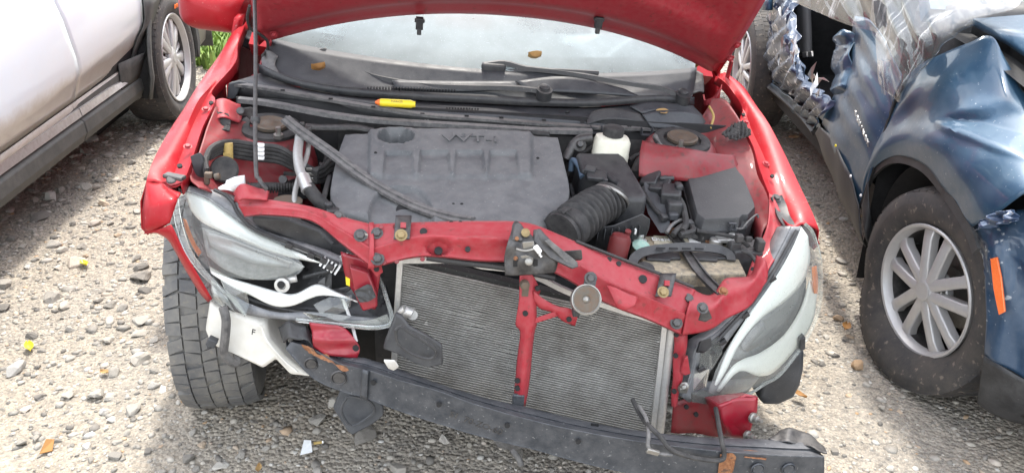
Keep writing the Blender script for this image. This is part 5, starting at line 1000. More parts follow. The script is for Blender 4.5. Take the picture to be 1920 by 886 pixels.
for pts in (((415,512),(440,524),(468,545),(470,570),(464,592),(448,576),(430,548)), ((404,520),(430,556),(440,580),(420,572),(400,545)), ((638,480),(655,472),(688,510),(694,524),(668,516),(648,500)), ((590,570),(620,556),(660,560),(655,580),(630,590),(605,588)), ((572,585),(620,586),(662,592),(640,602),(590,600)), ((640,556),(662,552),(660,574),(648,578)), ((388,530),(402,524),(430,560),(446,584),(420,576),(396,556))): shard(HL, pts, par=hl)
mk('broken_lens_edge', tube(cur(HL, [(560,598),(610,604),(660,609),(705,612),(734,606),(737,590),(730,565),(718,530),(705,510)], .014, 5), .0055, 6, 0), 'lens_haze', hl)
mk('broken_lens_edge', patch(cur(HL, [(590,596),(640,600),(690,600),(728,588)], .012), cur(HL, [(590,606),(640,612),(700,618),(736,612)], .006), 24, 3), 'lens_haze', hl, 0, solid=.003)
mk('broken_housing_edge', [tube(cur(HL, [(655,462),(668,478),(690,508),(715,528),(722,545)], .012, 3), [.006,.012,.012,.007,.005], 6, 0), patch(cur(HL, [(640,490),(660,478)], .005), cur(HL, [(700,530),(718,520)], .005), 8, 4)], 'black_plastic', hl, 30)
mk('inner_wiring', tube(cur(HL, [(560,520),(600,510),(640,505),(660,520),(640,545),(600,545)], -.03, 5), .005, 6, 0), 'black_plastic', hl)
mk('adjuster_link', [tube([HL(640,560,-.01), HL(655,600,-.01), HL(668,640,.0)], .004, 6, 2), tube([HL(640,630,0), HL(662,645,.01)], .004, 6, 2)], 'white_print', hl)
for k in range(9):
    a, b = random.uniform(560, 680), random.uniform(495, 560); shard(HL, [(a, b), (a+random.uniform(10, 30), b+random.uniform(-8, 8)), (a+random.uniform(5, 25), b+random.uniform(8, 20)), (a-random.uniform(0, 10), b+random.uniform(4, 12))], 'housing_shard', random.choice(['lamp_black', 'lamp_housing', 'black_plastic']), -.03, hl)

hr_ = mk('headlight', patch(cur(HR, [(1488,425),(1465,472),(1442,512),(1405,568),(1350,622),(1312,650),(1303,700),(1286,745)], -.06), cur(HR, [(1512,420),(1528,450),(1535,500),(1532,572),(1505,637),(1455,702),(1400,740),(1330,758)], -.05), 44, 8, -.03, V(.2,-.85,.4)), 'lamp_black', car, 60, solid=.004)
mk('headlight_top', [patch(cur(HR, [(1490,424),(1467,470),(1443,512),(1406,566),(1352,622),(1313,650),(1303,700),(1286,745)], -.012), cur(HR, [(1503,424),(1484,468),(1455,518),(1422,565),(1385,612),(1350,662),(1322,715),(1302,752)], .0), 44, 6, .006, V(0,-.6,.8)),
    patch(cur(HR, [(1490,424),(1467,470),(1443,512),(1406,566),(1352,622),(1313,650),(1303,700),(1286,745)], -.012), cur(HR, [(1488,425),(1465,472),(1442,512),(1405,568),(1350,622),(1312,650),(1303,700),(1286,745)], -.06), 44, 2)], 'lamp_housing', hr_, 50, solid=.003)
mk('headlight_seal', tube(cur(HR, [(1492,432),(1470,472),(1448,510),(1412,562),(1372,606),(1345,635),(1325,655)], .004, 5), .005, 6, 0), 'black_plastic', hr_)
for a, b in ((1352,640),(1330,660),(1395,590),(1445,522),(1312,690)): mk('seal_clip', box(HR(a, b, .006), (.020,.012,.012), Euler((0,-.7,0)).to_matrix()), 'black_plastic', hr_, bevel=.002)
mk('upper_reflector', patch(cur(HR, [(1507,424),(1489,460),(1465,505),(1435,549),(1402,600),(1372,650),(1352,700),(1340,735)], -.010), cur(HR, [(1523,442),(1527,488),(1514,528),(1480,565),(1430,602),(1393,648),(1370,694),(1345,736)], -.016), 44, 6, .012, V(.2,-.85,.4)), 'lamp_white', hr_, 60, solid=.003)
mk('lower_reflector', patch(cur(HR, [(1522,525),(1506,578),(1474,628),(1432,660),(1400,672),(1376,688),(1346,732)], -.008), cur(HR, [(1535,535),(1527,600),(1497,650),(1455,696),(1425,705),(1388,696),(1350,735)], -.004), 44, 5, .008, V(.2,-.8,.5)), 'lamp_white', hr_, 60, solid=.003)
mk('projector_bowl', patch(cur(HR, [(1508,520),(1472,556),(1422,592),(1390,642),(1380,674)], -.032), cur(HR, [(1526,532),(1512,582),(1482,632),(1440,664),(1402,676)], -.032), 30, 6, -.02, V(.2,-.85,.4)), 'lamp_grey', hr_, 60, solid=.003)
mk('lamp_facet', patch(cur(HR, [(1512,535),(1478,568),(1432,604),(1400,645)], -.026), cur(HR, [(1516,562),(1492,604),(1455,640),(1415,662)], -.030), 24, 3, -.008), 'lamp_bowl', hr_, 30, solid=.002)
mk('lamp_facet', patch(cur(HR, [(1440,600),(1415,622),(1398,650)], -.020), cur(HR, [(1446,618),(1424,640),(1406,660)], -.022), 12, 2, .006), 'lamp_housing', hr_, 30, solid=.002)
mk('headlight_lens', patch(cur(HR, [(1504,422),(1484,466),(1440,540),(1387,612),(1346,680),(1322,746)], .004), cur(HR, [(1522,438),(1536,500),(1533,576),(1508,634),(1462,697),(1432,716),(1395,732),(1330,754)], .004), 40, 12, .022, V(.25,-.85,.45)), 'lens_haze', hr_, 60)
mk('headlight_base', patch(cur(HR, [(1300,700),(1330,715),(1380,712),(1430,708)], -.012), cur(HR, [(1287,746),(1305,757),(1350,757),(1410,738)], -.02), 24, 4, .01), 'lamp_housing', hr_, 60, solid=.003)
mk('turn_reflector', patch(cur(HR, [(1522,500),(1523,525),(1526,550)], .002), cur(HR, [(1530,498),(1533,525),(1532,550)], .002), 12, 2), 'amber', hr_, 60, solid=.002)
mk('lens_rim', tube(cur(HR, [(1322,748),(1350,756),(1400,738),(1432,718),(1462,699),(1508,637),(1533,578),(1537,500),(1523,440),(1507,420)], .006, 5), .0045, 6, 0), 'lens_haze', hr_)
for pts in (((1310,650),(1345,630),(1352,660),(1330,690),(1308,690)), ((1292,735),(1320,730),(1350,745),(1330,757),(1295,752)), ((1300,700),(1325,690),(1322,725),(1296,730))): shard(HR, pts, par=hr_, mt='lens', off=.008)
mk('lamp_adjuster', [lathe([(.010,0),(.012,.008),(.006,.012),(.006,.02)], A(1284,722,-.63), V(-.4,-.8,.3), 10), box(A(1280,728,-.63), (.02,.02,.014))], 'steel', hr_, bevel=.002)
mk('housing_tab', [prism(P([(1310,640),(1330,634),(1332,650),(1318,662),(1304,660)], -.60), (0,-.01,.01)), prism(P([(1500,636),(1511,632),(1510,655),(1500,658)], -.42), (0,.03,0))], 'black_plastic', hr_, bevel=.002)
# black resonator hanging behind the right headlight
mk('air_resonator', stackl([[A(a, b, -.40)+V(0, o_, 0) for a, b in ((1440,690),(1475,660),(1508,655),(1507,690),(1500,722),(1488,745),(1460,758),(1432,758),(1422,745),(1428,715))] for o_ in (.10, 0)]+[[A(1464+(a-1464)*.9, 710+(b-710)*.9, -.412) for a, b in ((1440,690),(1475,660),(1508,655),(1507,690),(1500,722),(1488,745),(1460,758),(1432,758),(1422,745),(1428,715))]]), 'cowl_plastic', car, 40, bevel=.008, seg=3)

# ------------------------------------------------------------------ wheels
def tyre_shape(c, ax, Rr, Wd, rim, flat=None, lug=None, n=72, fr=None):
    """returns (carcass, lugs); flat(p) moves points (world)"""
    u, w_, a = axes(ax); c = Vector(c); h = Wd/2
    prof = [(rim, -h*.78), (rim+.012, -h*.90), (rim+(Rr-rim)*.35, -h*1.0), (rim+(Rr-rim)*.62, -h*1.02), (Rr-.020, -h*.97), (Rr-.006, -h*.86), (Rr, -h*.62), (Rr+.002, 0), (Rr, h*.62), (Rr-.006, h*.86), (Rr-.020, h*.97), (rim+(Rr-rim)*.62, h*1.02), (rim+(Rr-rim)*.58, h*1.03), (rim+(Rr-rim)*.35, h*1.0), (rim+.012, h*.90), (rim, h*.78)]
    car_ = lathe(prof, c, a, n, cap=False); lugs = []
    if lug:
        cols, rows_, hgt, skew = lug
        for ci, (x0, x1, off_) in enumerate(cols):
            for k in range(rows_):
                j0, j1 = (((k*7919+ci*104729) % 13)/13-.5)*.22, (((k*6151+ci*3571) % 11)/11-.5)*.22
                t0 = 2*math.pi*(k+off_+.04+max(0, j0))/rows_; t1 = 2*math.pi*(k+off_+.94-max(0, j1))/rows_; sk = skew*((((k*4093+ci*977) % 17)/8.5-1)+(.5 if ci % 2 else -.5))*.75*2*math.pi/rows_
                def pt(t, x, r): return c+a*(x*h)+(u*math.cos(t)+w_*math.sin(t))*r
                r0 = Rr-.012 if max(abs(x0), abs(x1)) > .8 else Rr-.004; r1e = lambda x: Rr+hgt-(.010 if abs(x) > .85 else 0)
                q = [(t0, x0), (t1, x0), (t1+sk, x1), (t0+sk, x1)]
                lo = [pt(t, x, r0-.003) for t, x in q]; tm = sum(t for t, x in q)/4; xm = (x0+x1)/2
                hi = [pt(tm+(t-tm)*.94, xm+(x-xm)*.95+j0*.08, r1e(x)) for t, x in q]; lugs.append(frustum(lo, hi))
    return car_, lugs
def fl(sh, f): return [([f(p) for p in sh[0]], sh[1])] if f else [sh]
def spokes5(c, ax, r0, r1, th, spread, w0, w1, dep, n=5, phase=0, split=.12):
    """n spokes, each forking into two arms towards the rim"""
    u, w_, a = axes(ax); out = []
    for k in range(n):
        for s in (-1, 1):
            t0 = phase+2*math.pi*k/n; ta = t0+s*split*.5; tb_ = t0+s*spread
            d0 = u*math.cos(ta)+w_*math.sin(ta); d1 = u*math.cos(tb_)+w_*math.sin(tb_)
            p0 = Vector(c)+d0*r0; p1 = Vector(c)+d1*r1; t = (p1-p0).normalized(); sdv = a.cross(t).normalized(); rows_ = []
            for f_, ww, hh in ((0, w0, dep+.004), (.35, (w0+w1)*.46, dep+.002), (.75, w1*.95, dep-.004), (1, w1*1.25, dep-.014)):
                p = p0.lerp(p1, f_); rows_.append([p-sdv*ww/2+a*(hh-th), p-sdv*ww/2+a*(hh-.006), p-sdv*ww*.22+a*hh, p+sdv*ww*.22+a*hh, p+sdv*ww/2+a*(hh-.006), p+sdv*ww/2+a*(hh-th)])
            out.append(stackl(rows_))
    return out
Ci = CAR.Mi
def w2c(p): return Ci @ Vector(p)
def wheel(parent, c, ax, Rr, Wd, rim, kind, lug, f=None, phase=0.0, conv=None, nm='wheel', mt='rubber', rmt='aluminium'):
    cv = conv or (lambda p: p)
    def T(shapes): return [([cv(f(p) if f else p) for p in v], q) for v, q in shapes]
    def T0(shapes): return [([cv(p) for p in v], q) for v, q in shapes]
    c = Vector(c); a = Vector(ax).normalized(); h = Wd/2
    hub = mk(nm, T0([cyl(c-a*.03, a, rim*.62, .02, 36), cyl(c-a*.04, a, .07, .05, 24)]), 'steel', parent, 30)
    ca, lg = tyre_shape(c, a, Rr, Wd, rim, None, lug)
    ty = mk('tyre', T([ca]), mt, hub, 40)
    if lg:
        o = mk('tread', T(lg), mt, hub, 0); o['kind'] = 'stuff'
    rm = mk('rim', T0([lathe([(rim*1.005, h*.80), (rim*1.035, h*.93), (rim*1.02, h*.97), (rim*.985, h*.95), (rim*.955, h*.86), (rim*.93, h*.70)], c, a, 64, cap=False)]), rmt, hub, 40)
    mk('rim_barrel', T0([lathe([(rim*.93, h*.70), (rim*.90, h*.2), (rim*.89, -h*.8)], c, a, 64, cap=False)]), 'dark_metal', hub, 40)
    if kind == 'fork': sp = spokes5(c, a, .026, rim*1.0, .035, .385, .040, .038, h*.90, 5, phase, .10)+[lathe([(.070, h*.90-.05), (.070, h*.90-.026), (.050, h*.90-.018), (.036, h*.90-.004), (.033, h*.90+.003)], c, a, 32)]
    elif kind == 'twin': sp = spokes5(c, a, .04, rim*.96, .03, .20, .038, .060, h*.78, 5, phase, .24)+spokes5(c, a, .05, rim*.96, .025, .52, .016, .030, h*.66, 5, phase, .5)+[lathe([(.066, h*.78-.03), (.066, h*.78-.004), (.045, h*.78+.006)], c, a, 32)]
    else: sp = spokes5(c, a, .05, rim*.95, .03, .16, .05, .05, h*.7, 7, phase, .1)+[lathe([(.07, h*.7-.03), (.07, h*.7)], c, a, 32)]
    mk('spokes', T0(sp), rmt, hub, 35, bevel=.003)
    u, w_, _ = axes(a); dep = h*(.90 if kind == 'fork' else .78)
    mk('centre_cap', T0([lathe([(.031, dep-.002), (.031, dep+.007), (.027, dep+.009), (.022, dep+.0085)], c, a, 28)]), rmt, hub, 40)
    for k in range(5):
        t = phase+.628+2*math.pi*k/5; mk('wheel_nut', T0([lathe([(.010, dep-.03), (.010, dep-.012), (.008, dep-.009)], c+(u*math.cos(t)+w_*math.sin(t))*.056, a, 10)]), 'steel', hub, 30)
    return hub
MATS['tyre_dusty'] = mat('tyre_dusty', (.085,.087,.092), .7, 0, 0, ((.24,.225,.195), .7, 4), ((.24,.21,.17), .35, 60, .62), .3, 150)
AT = ([(-1.0,-.62,.0), (-.60,-.22,.35), (-.20,.16,.7), (.18,.58,.15), (.60,1.0,.5)], 50, .009, .42)
axL = V(-1, -.10, .02)
wheel(car, (-.775, -.01, .312), axL, .308, .205, .197, 'plain', AT, lambda p: V(p.x, p.y, max(p.z, .004+.02*max(0, .02-p.z))), conv=w2c, mt='tyre_dusty')
wheel(car, (.73, .0, .272), (1, -.05, -.06), .308, .205, .197, 'plain', AT, lambda p: V(p.x, p.y, max(p.z, .004)), conv=w2c, mt='tyre_dusty')
for o in (-1, 1):
    wheel(car, V(.775*o, 2.70, .33), (o, 0, 0), .308, .205, .197, 'plain', None, mt='tyre_dusty')
# wheel-house liners
for o, y0 in ((-1, 0), (1, 0)):
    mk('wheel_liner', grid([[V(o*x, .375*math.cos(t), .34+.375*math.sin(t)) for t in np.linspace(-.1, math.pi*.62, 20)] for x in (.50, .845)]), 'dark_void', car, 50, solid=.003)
# ------------------------------------------------------------------ blue wrecked SUV on the right
mat('blue_paint', (.016, .054, .105), .38, .2, .4, ((.06,.11,.15), .5, 4), ((.45,.48,.50), .5, 110, .68))
mat('blue_scuffed', (.014, .042, .088), .35, .2, .4, ((.10,.13,.17), .45, 5), ((.55,.58,.60), .55, 46, .64))
mat('blue_torn', (.022, .045, .095), .35, .2, .4, ((.06,.09,.14), .6, 9), ((.62,.66,.70), .9, 30, .60))
mat('suv_plastic', (.020, .021, .023), .5, 0, 0, ((.10,.10,.10), .45, 7), ((.3,.3,.3), .25, 160, .69), .15, 250)
mat('cloth_grey', (.075, .075, .078), .85, 0, 0, ((.13,.13,.13), .4, 30), None, .3, 400)
mat('silver_wheel', (.46, .455, .455), .35, .35, .3, ((.34,.33,.32), .35, 10))
mat('reflector_orange', (.80, .13, .02), .3, 0, .6, ((.9,.3,.1), .5, 90))
mat('grey_belt', (.10, .10, .105), .7)
suv = root('blue_suv', EQM, 'dark blue crushed SUV with flat silver front wheel and torn side', 'car')
def E(l, x): return [EQ.at(a, b, 'x', x[i] if isinstance(x, (list, tuple)) else x) for i, (a, b) in enumerate(l)]
def relE(rows, nx, ny, fn=None, d=V(-1, 0, 0), smooth=True): return rel(rows, nx, ny, fn, d, EQ, 'x', smooth)
# relief of the crushed fender
def line_side(a, b, p, q): return ((q[0]-p[0])*(b-p[1])-(q[1]-p[1])*(a-p[0]))/math.hypot(q[0]-p[0], q[1]-p[1])
def fender_fn(a, b):
    h = 0
    u1 = line_side(a, b, (1752, 222), (1925, 180)); u2 = line_side(a, b, (1752, 222), (1930, 290))
    if a > 1740:
        wdg = max(0, min(u1, -u2)); h -= min(.032, wdg*.0016)*sst(a, 1745, 1775)
        h += .010*math.exp(-(u2-6)**2/60)*sst(a, 1748, 1775)
    h += .004*math.sin(a*.045+b*.02)*math.sin(b*.05)*sst(a, 1640, 1700)
    h -= .010*math.exp(-((a-1700)/34)**2-((b-225)/40)**2)
    h += .005*math.exp(-line_side(a, b, (1720, 150), (1640, 300))**2/120)
    return h
fe = mk('front_fender', relE([
    [(1616,385,-.03),(1628,335,-.035),(1655,302,-.035),(1690,292,-.035),(1735,310,-.035),(1780,365,-.03),(1818,428,-.02)],
    [(1622,335,-.04),(1638,298,-.045),(1666,265,-.05),(1710,252,-.055),(1765,272,-.06),(1815,332,-.06),(1858,405,-.05)],
    [(1645,262,-.03),(1660,238,-.03),(1700,213,-.02),(1750,203,-.02),(1810,220,-.02),(1870,285,-.02),(1925,360,-.02)],
    [(1668,205,-.01),(1690,185,-.01),(1730,160,.0),(1780,148,.01),(1840,165,.03),(1905,235,.04),(1975,330,.05)],
    [(1686,160,.02),(1712,132,.03),(1760,105,.06),(1812,82,.08),(1862,70,.10),(1898,135,.11),(1965,240,.12)]], 70, 44, fender_fn), 'blue_paint', suv, 50, solid=.003, off=0)
mk('arch_lip', sweep(E([(1616,388),(1628,337),(1655,304),(1690,294),(1735,312),(1780,367),(1818,430),(1832,470)], -.03), [(-.02,-.004), (.012,-.004), (.012,.006), (-.02,.006)], V(1,0,0)), 'suv_plastic', suv, 40)
mk('wheel_liner', grid([[V(x, .45*math.cos(t), .33+.36*math.sin(t)) for t in np.linspace(-.1, math.pi*.80, 22)] for x in (.03, .30)]), 'dark_void', suv, 50, solid=.003)
mk('wheelhouse_wall', grid([[V(x, .47, z) for x in (.0, 1.5)] for z in (.1, 1.0)]), 'dark_void', suv)
mk('liner_backing', grid([[V(.29, y, z) for y in (-.46, .48)] for z in (.08, 1.0)]), 'dark_void', suv)
def bump_fn(a, b): return .006*math.sin(a*.09)*math.sin(b*.035)+(random.uniform(-.002,.002) if b < 520 else 0)
mk('front_bumper', relE([[(1822,428,-.01),(1850,412,.0),(1890,398,.03),(1940,390,.07)], [(1836,470,-.005),(1862,460,.0),(1900,455,.03),(1950,455,.07)], [(1846,515,.0),(1872,515,.01),(1905,520,.04),(1955,525,.08)], [(1850,600,.01),(1875,605,.02),(1905,620,.05),(1955,635,.09)], [(1845,664,.015),(1872,680,.03),(1905,700,.06),(1950,725,.10)]], 30, 44, bump_fn), 'blue_scuffed', suv, 50, solid=.004, off=0)
mk('bumper_valance', relE([[(1845,666,.012),(1872,682,.027),(1905,702,.057),(1950,727,.097)], [(1836,730,.03),(1865,745,.05),(1905,760,.08),(1950,770,.12)], [(1833,755,.05),(1862,775,.07),(1905,791,.11),(1950,797,.16)]], 24, 14), 'suv_plastic', suv, 50, solid=.004, off=0)
mk('side_reflector', prism(E([(1859,483),(1872,481),(1880,520),(1887,583),(1875,589),(1865,540)], [.0,.004,.008,.012,.006,.002]), (-.006,-.004,0)), 'reflector_orange', suv, bevel=.002)
mk('torn_flap', relE([[(1838,412,-.06),(1870,398,-.06),(1905,392,-.06)], [(1826,432,-.05),(1862,425,-.06),(1905,415,-.06)]], 16, 8, lambda a, b: .012*math.sin(a*.2)*math.cos(b*.2)+random.uniform(-.004, .004)), 'blue_torn', suv, 0, solid=.002)
# front door and cladding
def door_fn(a, b):
    return .004*math.sin(a*.07+b*.03)*math.sin(b*.04-a*.02)+.003*math.sin(a*.16-b*.09)*sst(-b, -330, -200)
do = mk('front_door', relE([[(1540,232,-.0),(1562,188,.01),(1578,150,.02),(1592,90,.04),(1604,30,.07)], [(1555,262,-.03),(1580,215,-.03),(1600,165,-.02),(1618,100,.01),(1634,40,.04)], [(1585,330,-.04),(1606,272,-.045),(1630,215,-.04),(1650,150,-.02),(1668,90,.02)], [(1610,392,-.035),(1632,332,-.04),(1656,258,-.035),(1676,192,-.02),(1692,140,.0)]], 44, 50, door_fn), 'blue_paint', suv, 55, solid=.003, off=0)
mk('door_seam', sweep(E([(1613,388),(1633,332),(1656,258),(1677,192),(1690,160)], [-.034,-.038,-.034,-.018,0]), [(-.006,-.004), (.006,-.004), (.006,.002), (-.006,.002)], V(1,0,0)), 'dark_void', do)
mk('door_cladding', relE([[(1536,236,-.01),(1560,258,-.035),(1590,320,-.05),(1612,384,-.045)], [(1530,246,-.0),(1550,285,-.03),(1585,368,-.045),(1616,440,-.04)], [(1528,250,.02),(1545,292,.0),(1580,380,-.01),(1622,462,-.01)]], 34, 10, lambda a, b: .003*math.sin(a*.2)), 'suv_plastic', do, 50, solid=.004, off=0)
mk('cladding_front', relE([[(1616,385,-.05),(1628,340,-.05)], [(1622,440,-.04),(1632,400,-.03)], [(1632,462,-.01),(1638,440,-.0)]], 6, 14), 'suv_plastic', suv, 50, solid=.004, off=0)
# badge letters
for k, ch in enumerate('EQUINOX'):
    t = k/6; p = EQ.at(1604+(1627-1604)*t, 213+(268-213)*t, 'x', -.055)
    nx_ = EQ.at(1627, 268, 'x', -.055)-EQ.at(1604, 213, 'x', -.055)
    text('badge_letter', ch, basis(p, nx_, V(-.2, 0, 1)), .030, 'aluminium', do, .002)
# dents with screws, chips
for a, b in ((1567,273),(1595,330),(1614,366)): mk('panel_chip', lathe([(.006,0),(.004,.003)], EQ.at(a, b, 'x', -.06), V(-1,-.3,.2), 6), 'leaf_yellow' if a == 1567 else 'white_print', suv)
# crushed pillar and rear door: torn sheet metal
def crush(rows, nx, ny, amp, nm, mt='blue_torn', seed=1, k=1.0):
    rg = random.Random(seed); ph = [(rg.uniform(.03, .16)*k, rg.uniform(.03, .16)*k, rg.uniform(0, 6.3), rg.uniform(-.9, .9)) for _ in range(7)]
    def fn(a, b):
        h = 0
        for f1, f2, p, s in ph: h += amp*s*abs(math.sin(f1*a+f2*b+p))
        return h+rg.uniform(-amp, amp)*.03
    return mk(nm, relE(rows, nx, ny, fn), mt, suv, 30, solid=.003, off=0)
crush([[(1447,-30,.08),(1465,-30,.06),(1480,-30,.06),(1496,-30,.08)], [(1444,50,.06),(1462,50,.02),(1480,50,.0),(1499,55,.03)], [(1440,100,.06),(1462,100,.0),(1485,105,-.02),(1506,112,.02)], [(1450,140,.07),(1475,145,.0),(1500,148,-.03),(1522,152,.0)], [(1470,165,.08),(1500,178,.02),(1528,185,-.03),(1556,178,.0)], [(1490,190,.10),(1520,212,.03),(1545,220,-.02),(1572,192,.0)]], 40, 60, .026, 'crushed_pillar', seed=3)
crush([[(1445,150,.10),(1470,172,.06),(1500,195,.03),(1530,215,.01)], [(1448,163,.11),(1475,188,.08),(1505,212,.05),(1535,235,.02)], [(1450,170,.13),(1478,198,.10),(1508,226,.08),(1532,245,.05)]], 40, 14, .012, 'crushed_sill', 'blue_paint', 5)
crush([[(1576,60,.04),(1590,55,.03),(1606,60,.05)], [(1568,110,.04),(1586,110,.02),(1604,112,.03)], [(1566,150,.03),(1584,155,.0),(1602,160,.02)], [(1572,180,.02),(1588,185,.0),(1605,185,.02)]], 18, 30, .016, 'crushed_hinge_pillar', 'blue_paint', 8)
mk('rocker_strip', sweep(E([(1436,156),(1470,182),(1505,215),(1530,246)], [.10,.09,.07,.04]), [(-.03,-.012), (.02,-.012), (.02,.012), (-.03,.012)], V(-.6,0,.8)), 'suv_plastic', suv, 40)
for a, b in ((1487,172),(1519,208),(1531,216)): mk('sill_hole', lathe([(.010,-.002),(.010,.002)], EQ.at(a, b, 'x', .0), V(-1,-.2,.3), 12), 'dark_void', suv)
for k in range(26):
    t = random.random(); a = 1450+95*t**1.4+random.uniform(-12, 14); b = 30+150*t+random.uniform(-22, 22)
    if b < 0: continue
    p = EQ.at(a, b, 'x', -.045+random.uniform(-.015, .02)); q1 = p+V(random.uniform(-.02,.02), random.uniform(-.05,.05), random.uniform(-.09,.09)); q2 = p+V(random.uniform(-.02,.02), random.uniform(-.05,.05), random.uniform(-.05,.05))
    mk('torn_metal', ([p, q1, q2, (p+q1)*.5+V(-.01,.01,.01)], [(0,1,3),(0,3,2)]), random.choice(['blue_torn', 'white_shell', 'aluminium']), suv, 0, solid=.0015)
# interior seen through the opening
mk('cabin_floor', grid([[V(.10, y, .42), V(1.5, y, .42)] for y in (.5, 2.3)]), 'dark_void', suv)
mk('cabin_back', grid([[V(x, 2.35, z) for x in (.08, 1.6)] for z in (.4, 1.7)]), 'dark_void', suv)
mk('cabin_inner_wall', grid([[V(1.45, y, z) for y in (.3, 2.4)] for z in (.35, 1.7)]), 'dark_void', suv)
mk('front_seat', [box(V(.52, 1.22, .66), (.50,.50,.16), Matrix.Rotation(.1, 3, 'X')), box(V(.52, 1.52, .98), (.50,.15,.62), Matrix.Rotation(-.25, 3, 'X')), box(V(.52, 1.62, 1.38), (.26,.09,.18))], 'cloth_grey', suv, bevel=.045, seg=3)
mk('seat_side_panel', box(V(.25, 1.26, .60), (.03,.50,.20)), 'suv_plastic', suv, bevel=.02)
mk('inner_pillar_trim', [relE([[(1498,-20,.22),(1519,-20,.2)], [(1500,60,.20),(1522,60,.18)], [(1503,105,.18),(1523,102,.17)]], 4, 14), ], 'grey_belt', suv, 40, solid=.03)
mk('belt_buckle', [prism(E([(1504,98),(1512,97),(1513,107),(1505,108)], .13), (.01,0,0)), prism(E([(1514,97),(1521,96),(1522,106),(1515,107)], .13), (.01,0,0))], 'aluminium', suv, bevel=.002)
mk('dash_side', box(V(.75, .55, .95), (1.3, .35, .3)), 'suv_plastic', suv, bevel=.06)
# bonnet, scuttle, glass, roof and the far body
bon = mk('bonnet', grid([[V(x, y, z+.05*math.sin((x-.14)/1.5*math.pi)) for x in np.linspace(.14, 1.62, 16)] for y, z in ((.34, 1.07), (.1, 1.055), (-.2, 1.02), (-.55, .95), (-.78, .84))]), 'blue_paint', suv, 60, solid=.02, off=-1)
mk('bonnet_gap', grid([[V(x, y, z) for x in (.085, .16)] for y, z in ((.38, 1.02), (.1, 1.005), (-.2, .965), (-.55, .90))]), 'dark_void', suv)
FE = [(.09,-.50),(.13,-.66),(.26,-.80),(.55,-.92),(.88,-.96),(1.22,-.92),(1.5,-.80),(1.68,-.6)]
mk('front_end', grid([[V(x, y+o_, z) for x, y in FE] for z, o_ in ((.86, .10), (.80, .04), (.66, 0), (.50, 0), (.44, .02))]), 'blue_scuffed', suv, 60, solid=.01)
mk('lower_grille', grid([[V(x, y+o_, z) for x, y in FE] for z, o_ in ((.44, .03), (.30, .02), (.19, .06))]), 'suv_plastic', suv, 60, solid=.01)
mk('headlamp', prism(E([(1900,330),(1960,345),(1990,395),(1930,385)], .03), (.05,.02,0)), 'lens_haze', suv)
wsE = mk('windscreen', grid([[V(.88+(x-.88)*k, y+.12*((x-.88)/.7)**2, z) for x in np.linspace(.16, 1.60, 12)] for y, z, k in ((.42, 1.09, 1), (.8, 1.33, .93), (1.15, 1.56, .86))]), 'windshield_glass', suv, 60)
mk('screen_pillar', sweep([V(.11, .50, 1.05), V(.16, .86, 1.32), V(.24, 1.22, 1.57)], [(-.05,-.03), (.05,-.03), (.04,.03), (-.04,.03)]), 'blue_paint', suv, 50)
mk('roof', grid([[V(.88+(x-.88)*.86, y, z+.04*math.sin((x-.16)/1.44*math.pi)) for x in np.linspace(.16, 1.60, 10)] for y, z in ((1.15, 1.56), (2.0, 1.64), (3.0, 1.60))]), 'blue_paint', suv, 60, solid=.03)
mk('rear_quarter', relE([[(1447,-40,.04),(1440,-40,.02),(1425,-40,.0)], [(1446,20,.02),(1440,20,.0),(1425,20,-.0)]], 6, 4), 'blue_paint', suv, 50, solid=.01)
mk('rear_side', grid([[V(.0+.04*(k), y, z) for y in (2.0, 2.35)] for k, z in ((0, .9), (1, 1.1))]+[]), 'blue_paint', suv)
mk('rear_body', [grid([[V(.02+.10*(z > 1.1), y, z) for y in (3.12, 3.5, 3.75)] for z in (.35, .7, 1.1, 1.55)]), grid([[V(x, 3.75, z) for x in (.05, .9, 1.72)] for z in (.35, 1.0, 1.58)])], 'blue_paint', suv, 50, solid=.02)
mk('far_side', grid([[V(1.78-.14*(z > 1.1), y, z) for y in (.45, 1.5, 2.3, 3.7)] for z in (.3, .7, 1.1, 1.56)]), 'blue_paint', suv, 50, solid=.02)
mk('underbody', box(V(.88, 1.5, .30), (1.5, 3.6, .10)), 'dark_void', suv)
MATS['tyre_muddy'] = mat('tyre_muddy', (.034,.034,.036), .75, 0, 0, ((.11,.095,.08), .6, 5), ((.3,.25,.2), .35, 50, .62), .2, 120)
def flatE(p):
    q = V(p.x, p.y, p.z)
    if q.z < .20:
        t = (.20-q.z)/.2; q.x += (-.06 if q.x < .11 else .03)*min(1, t)*(1.0 if q.z > -.2 else 1)
        q.y *= 1+.10*t
    q.z = max(q.z, .006+.0*q.x)
    return q
RIB = ([(-.92,-.52,.0), (-.46,-.03,.3), (.03,.46,.55), (.52,.92,.8)], 54, .003, .12)
wheel(suv, (.105, .0, .312), (-math.cos(.23), -math.sin(.23), .0), .316, .225, .201, 'fork', RIB, flatE, phase=.377, mt='tyre_muddy', rmt='silver_wheel')
wheel(suv, (.115, 2.725, .345), (-1, 0, .0), .345, .225, .222, 'fork', RIB, None, phase=.1, mt='tyre_muddy', rmt='silver_wheel')
mk('valve_stem', tube([V(.045, .155, .39), V(.01, .145, .39)], .006, 8, 0), 'rubber', suv)
text('cap_emblem', '+', basis(V(.002, -.026, .312), V(.22,-1,0), V(0,0,1)), .05, 'lock_gold', suv, .001)

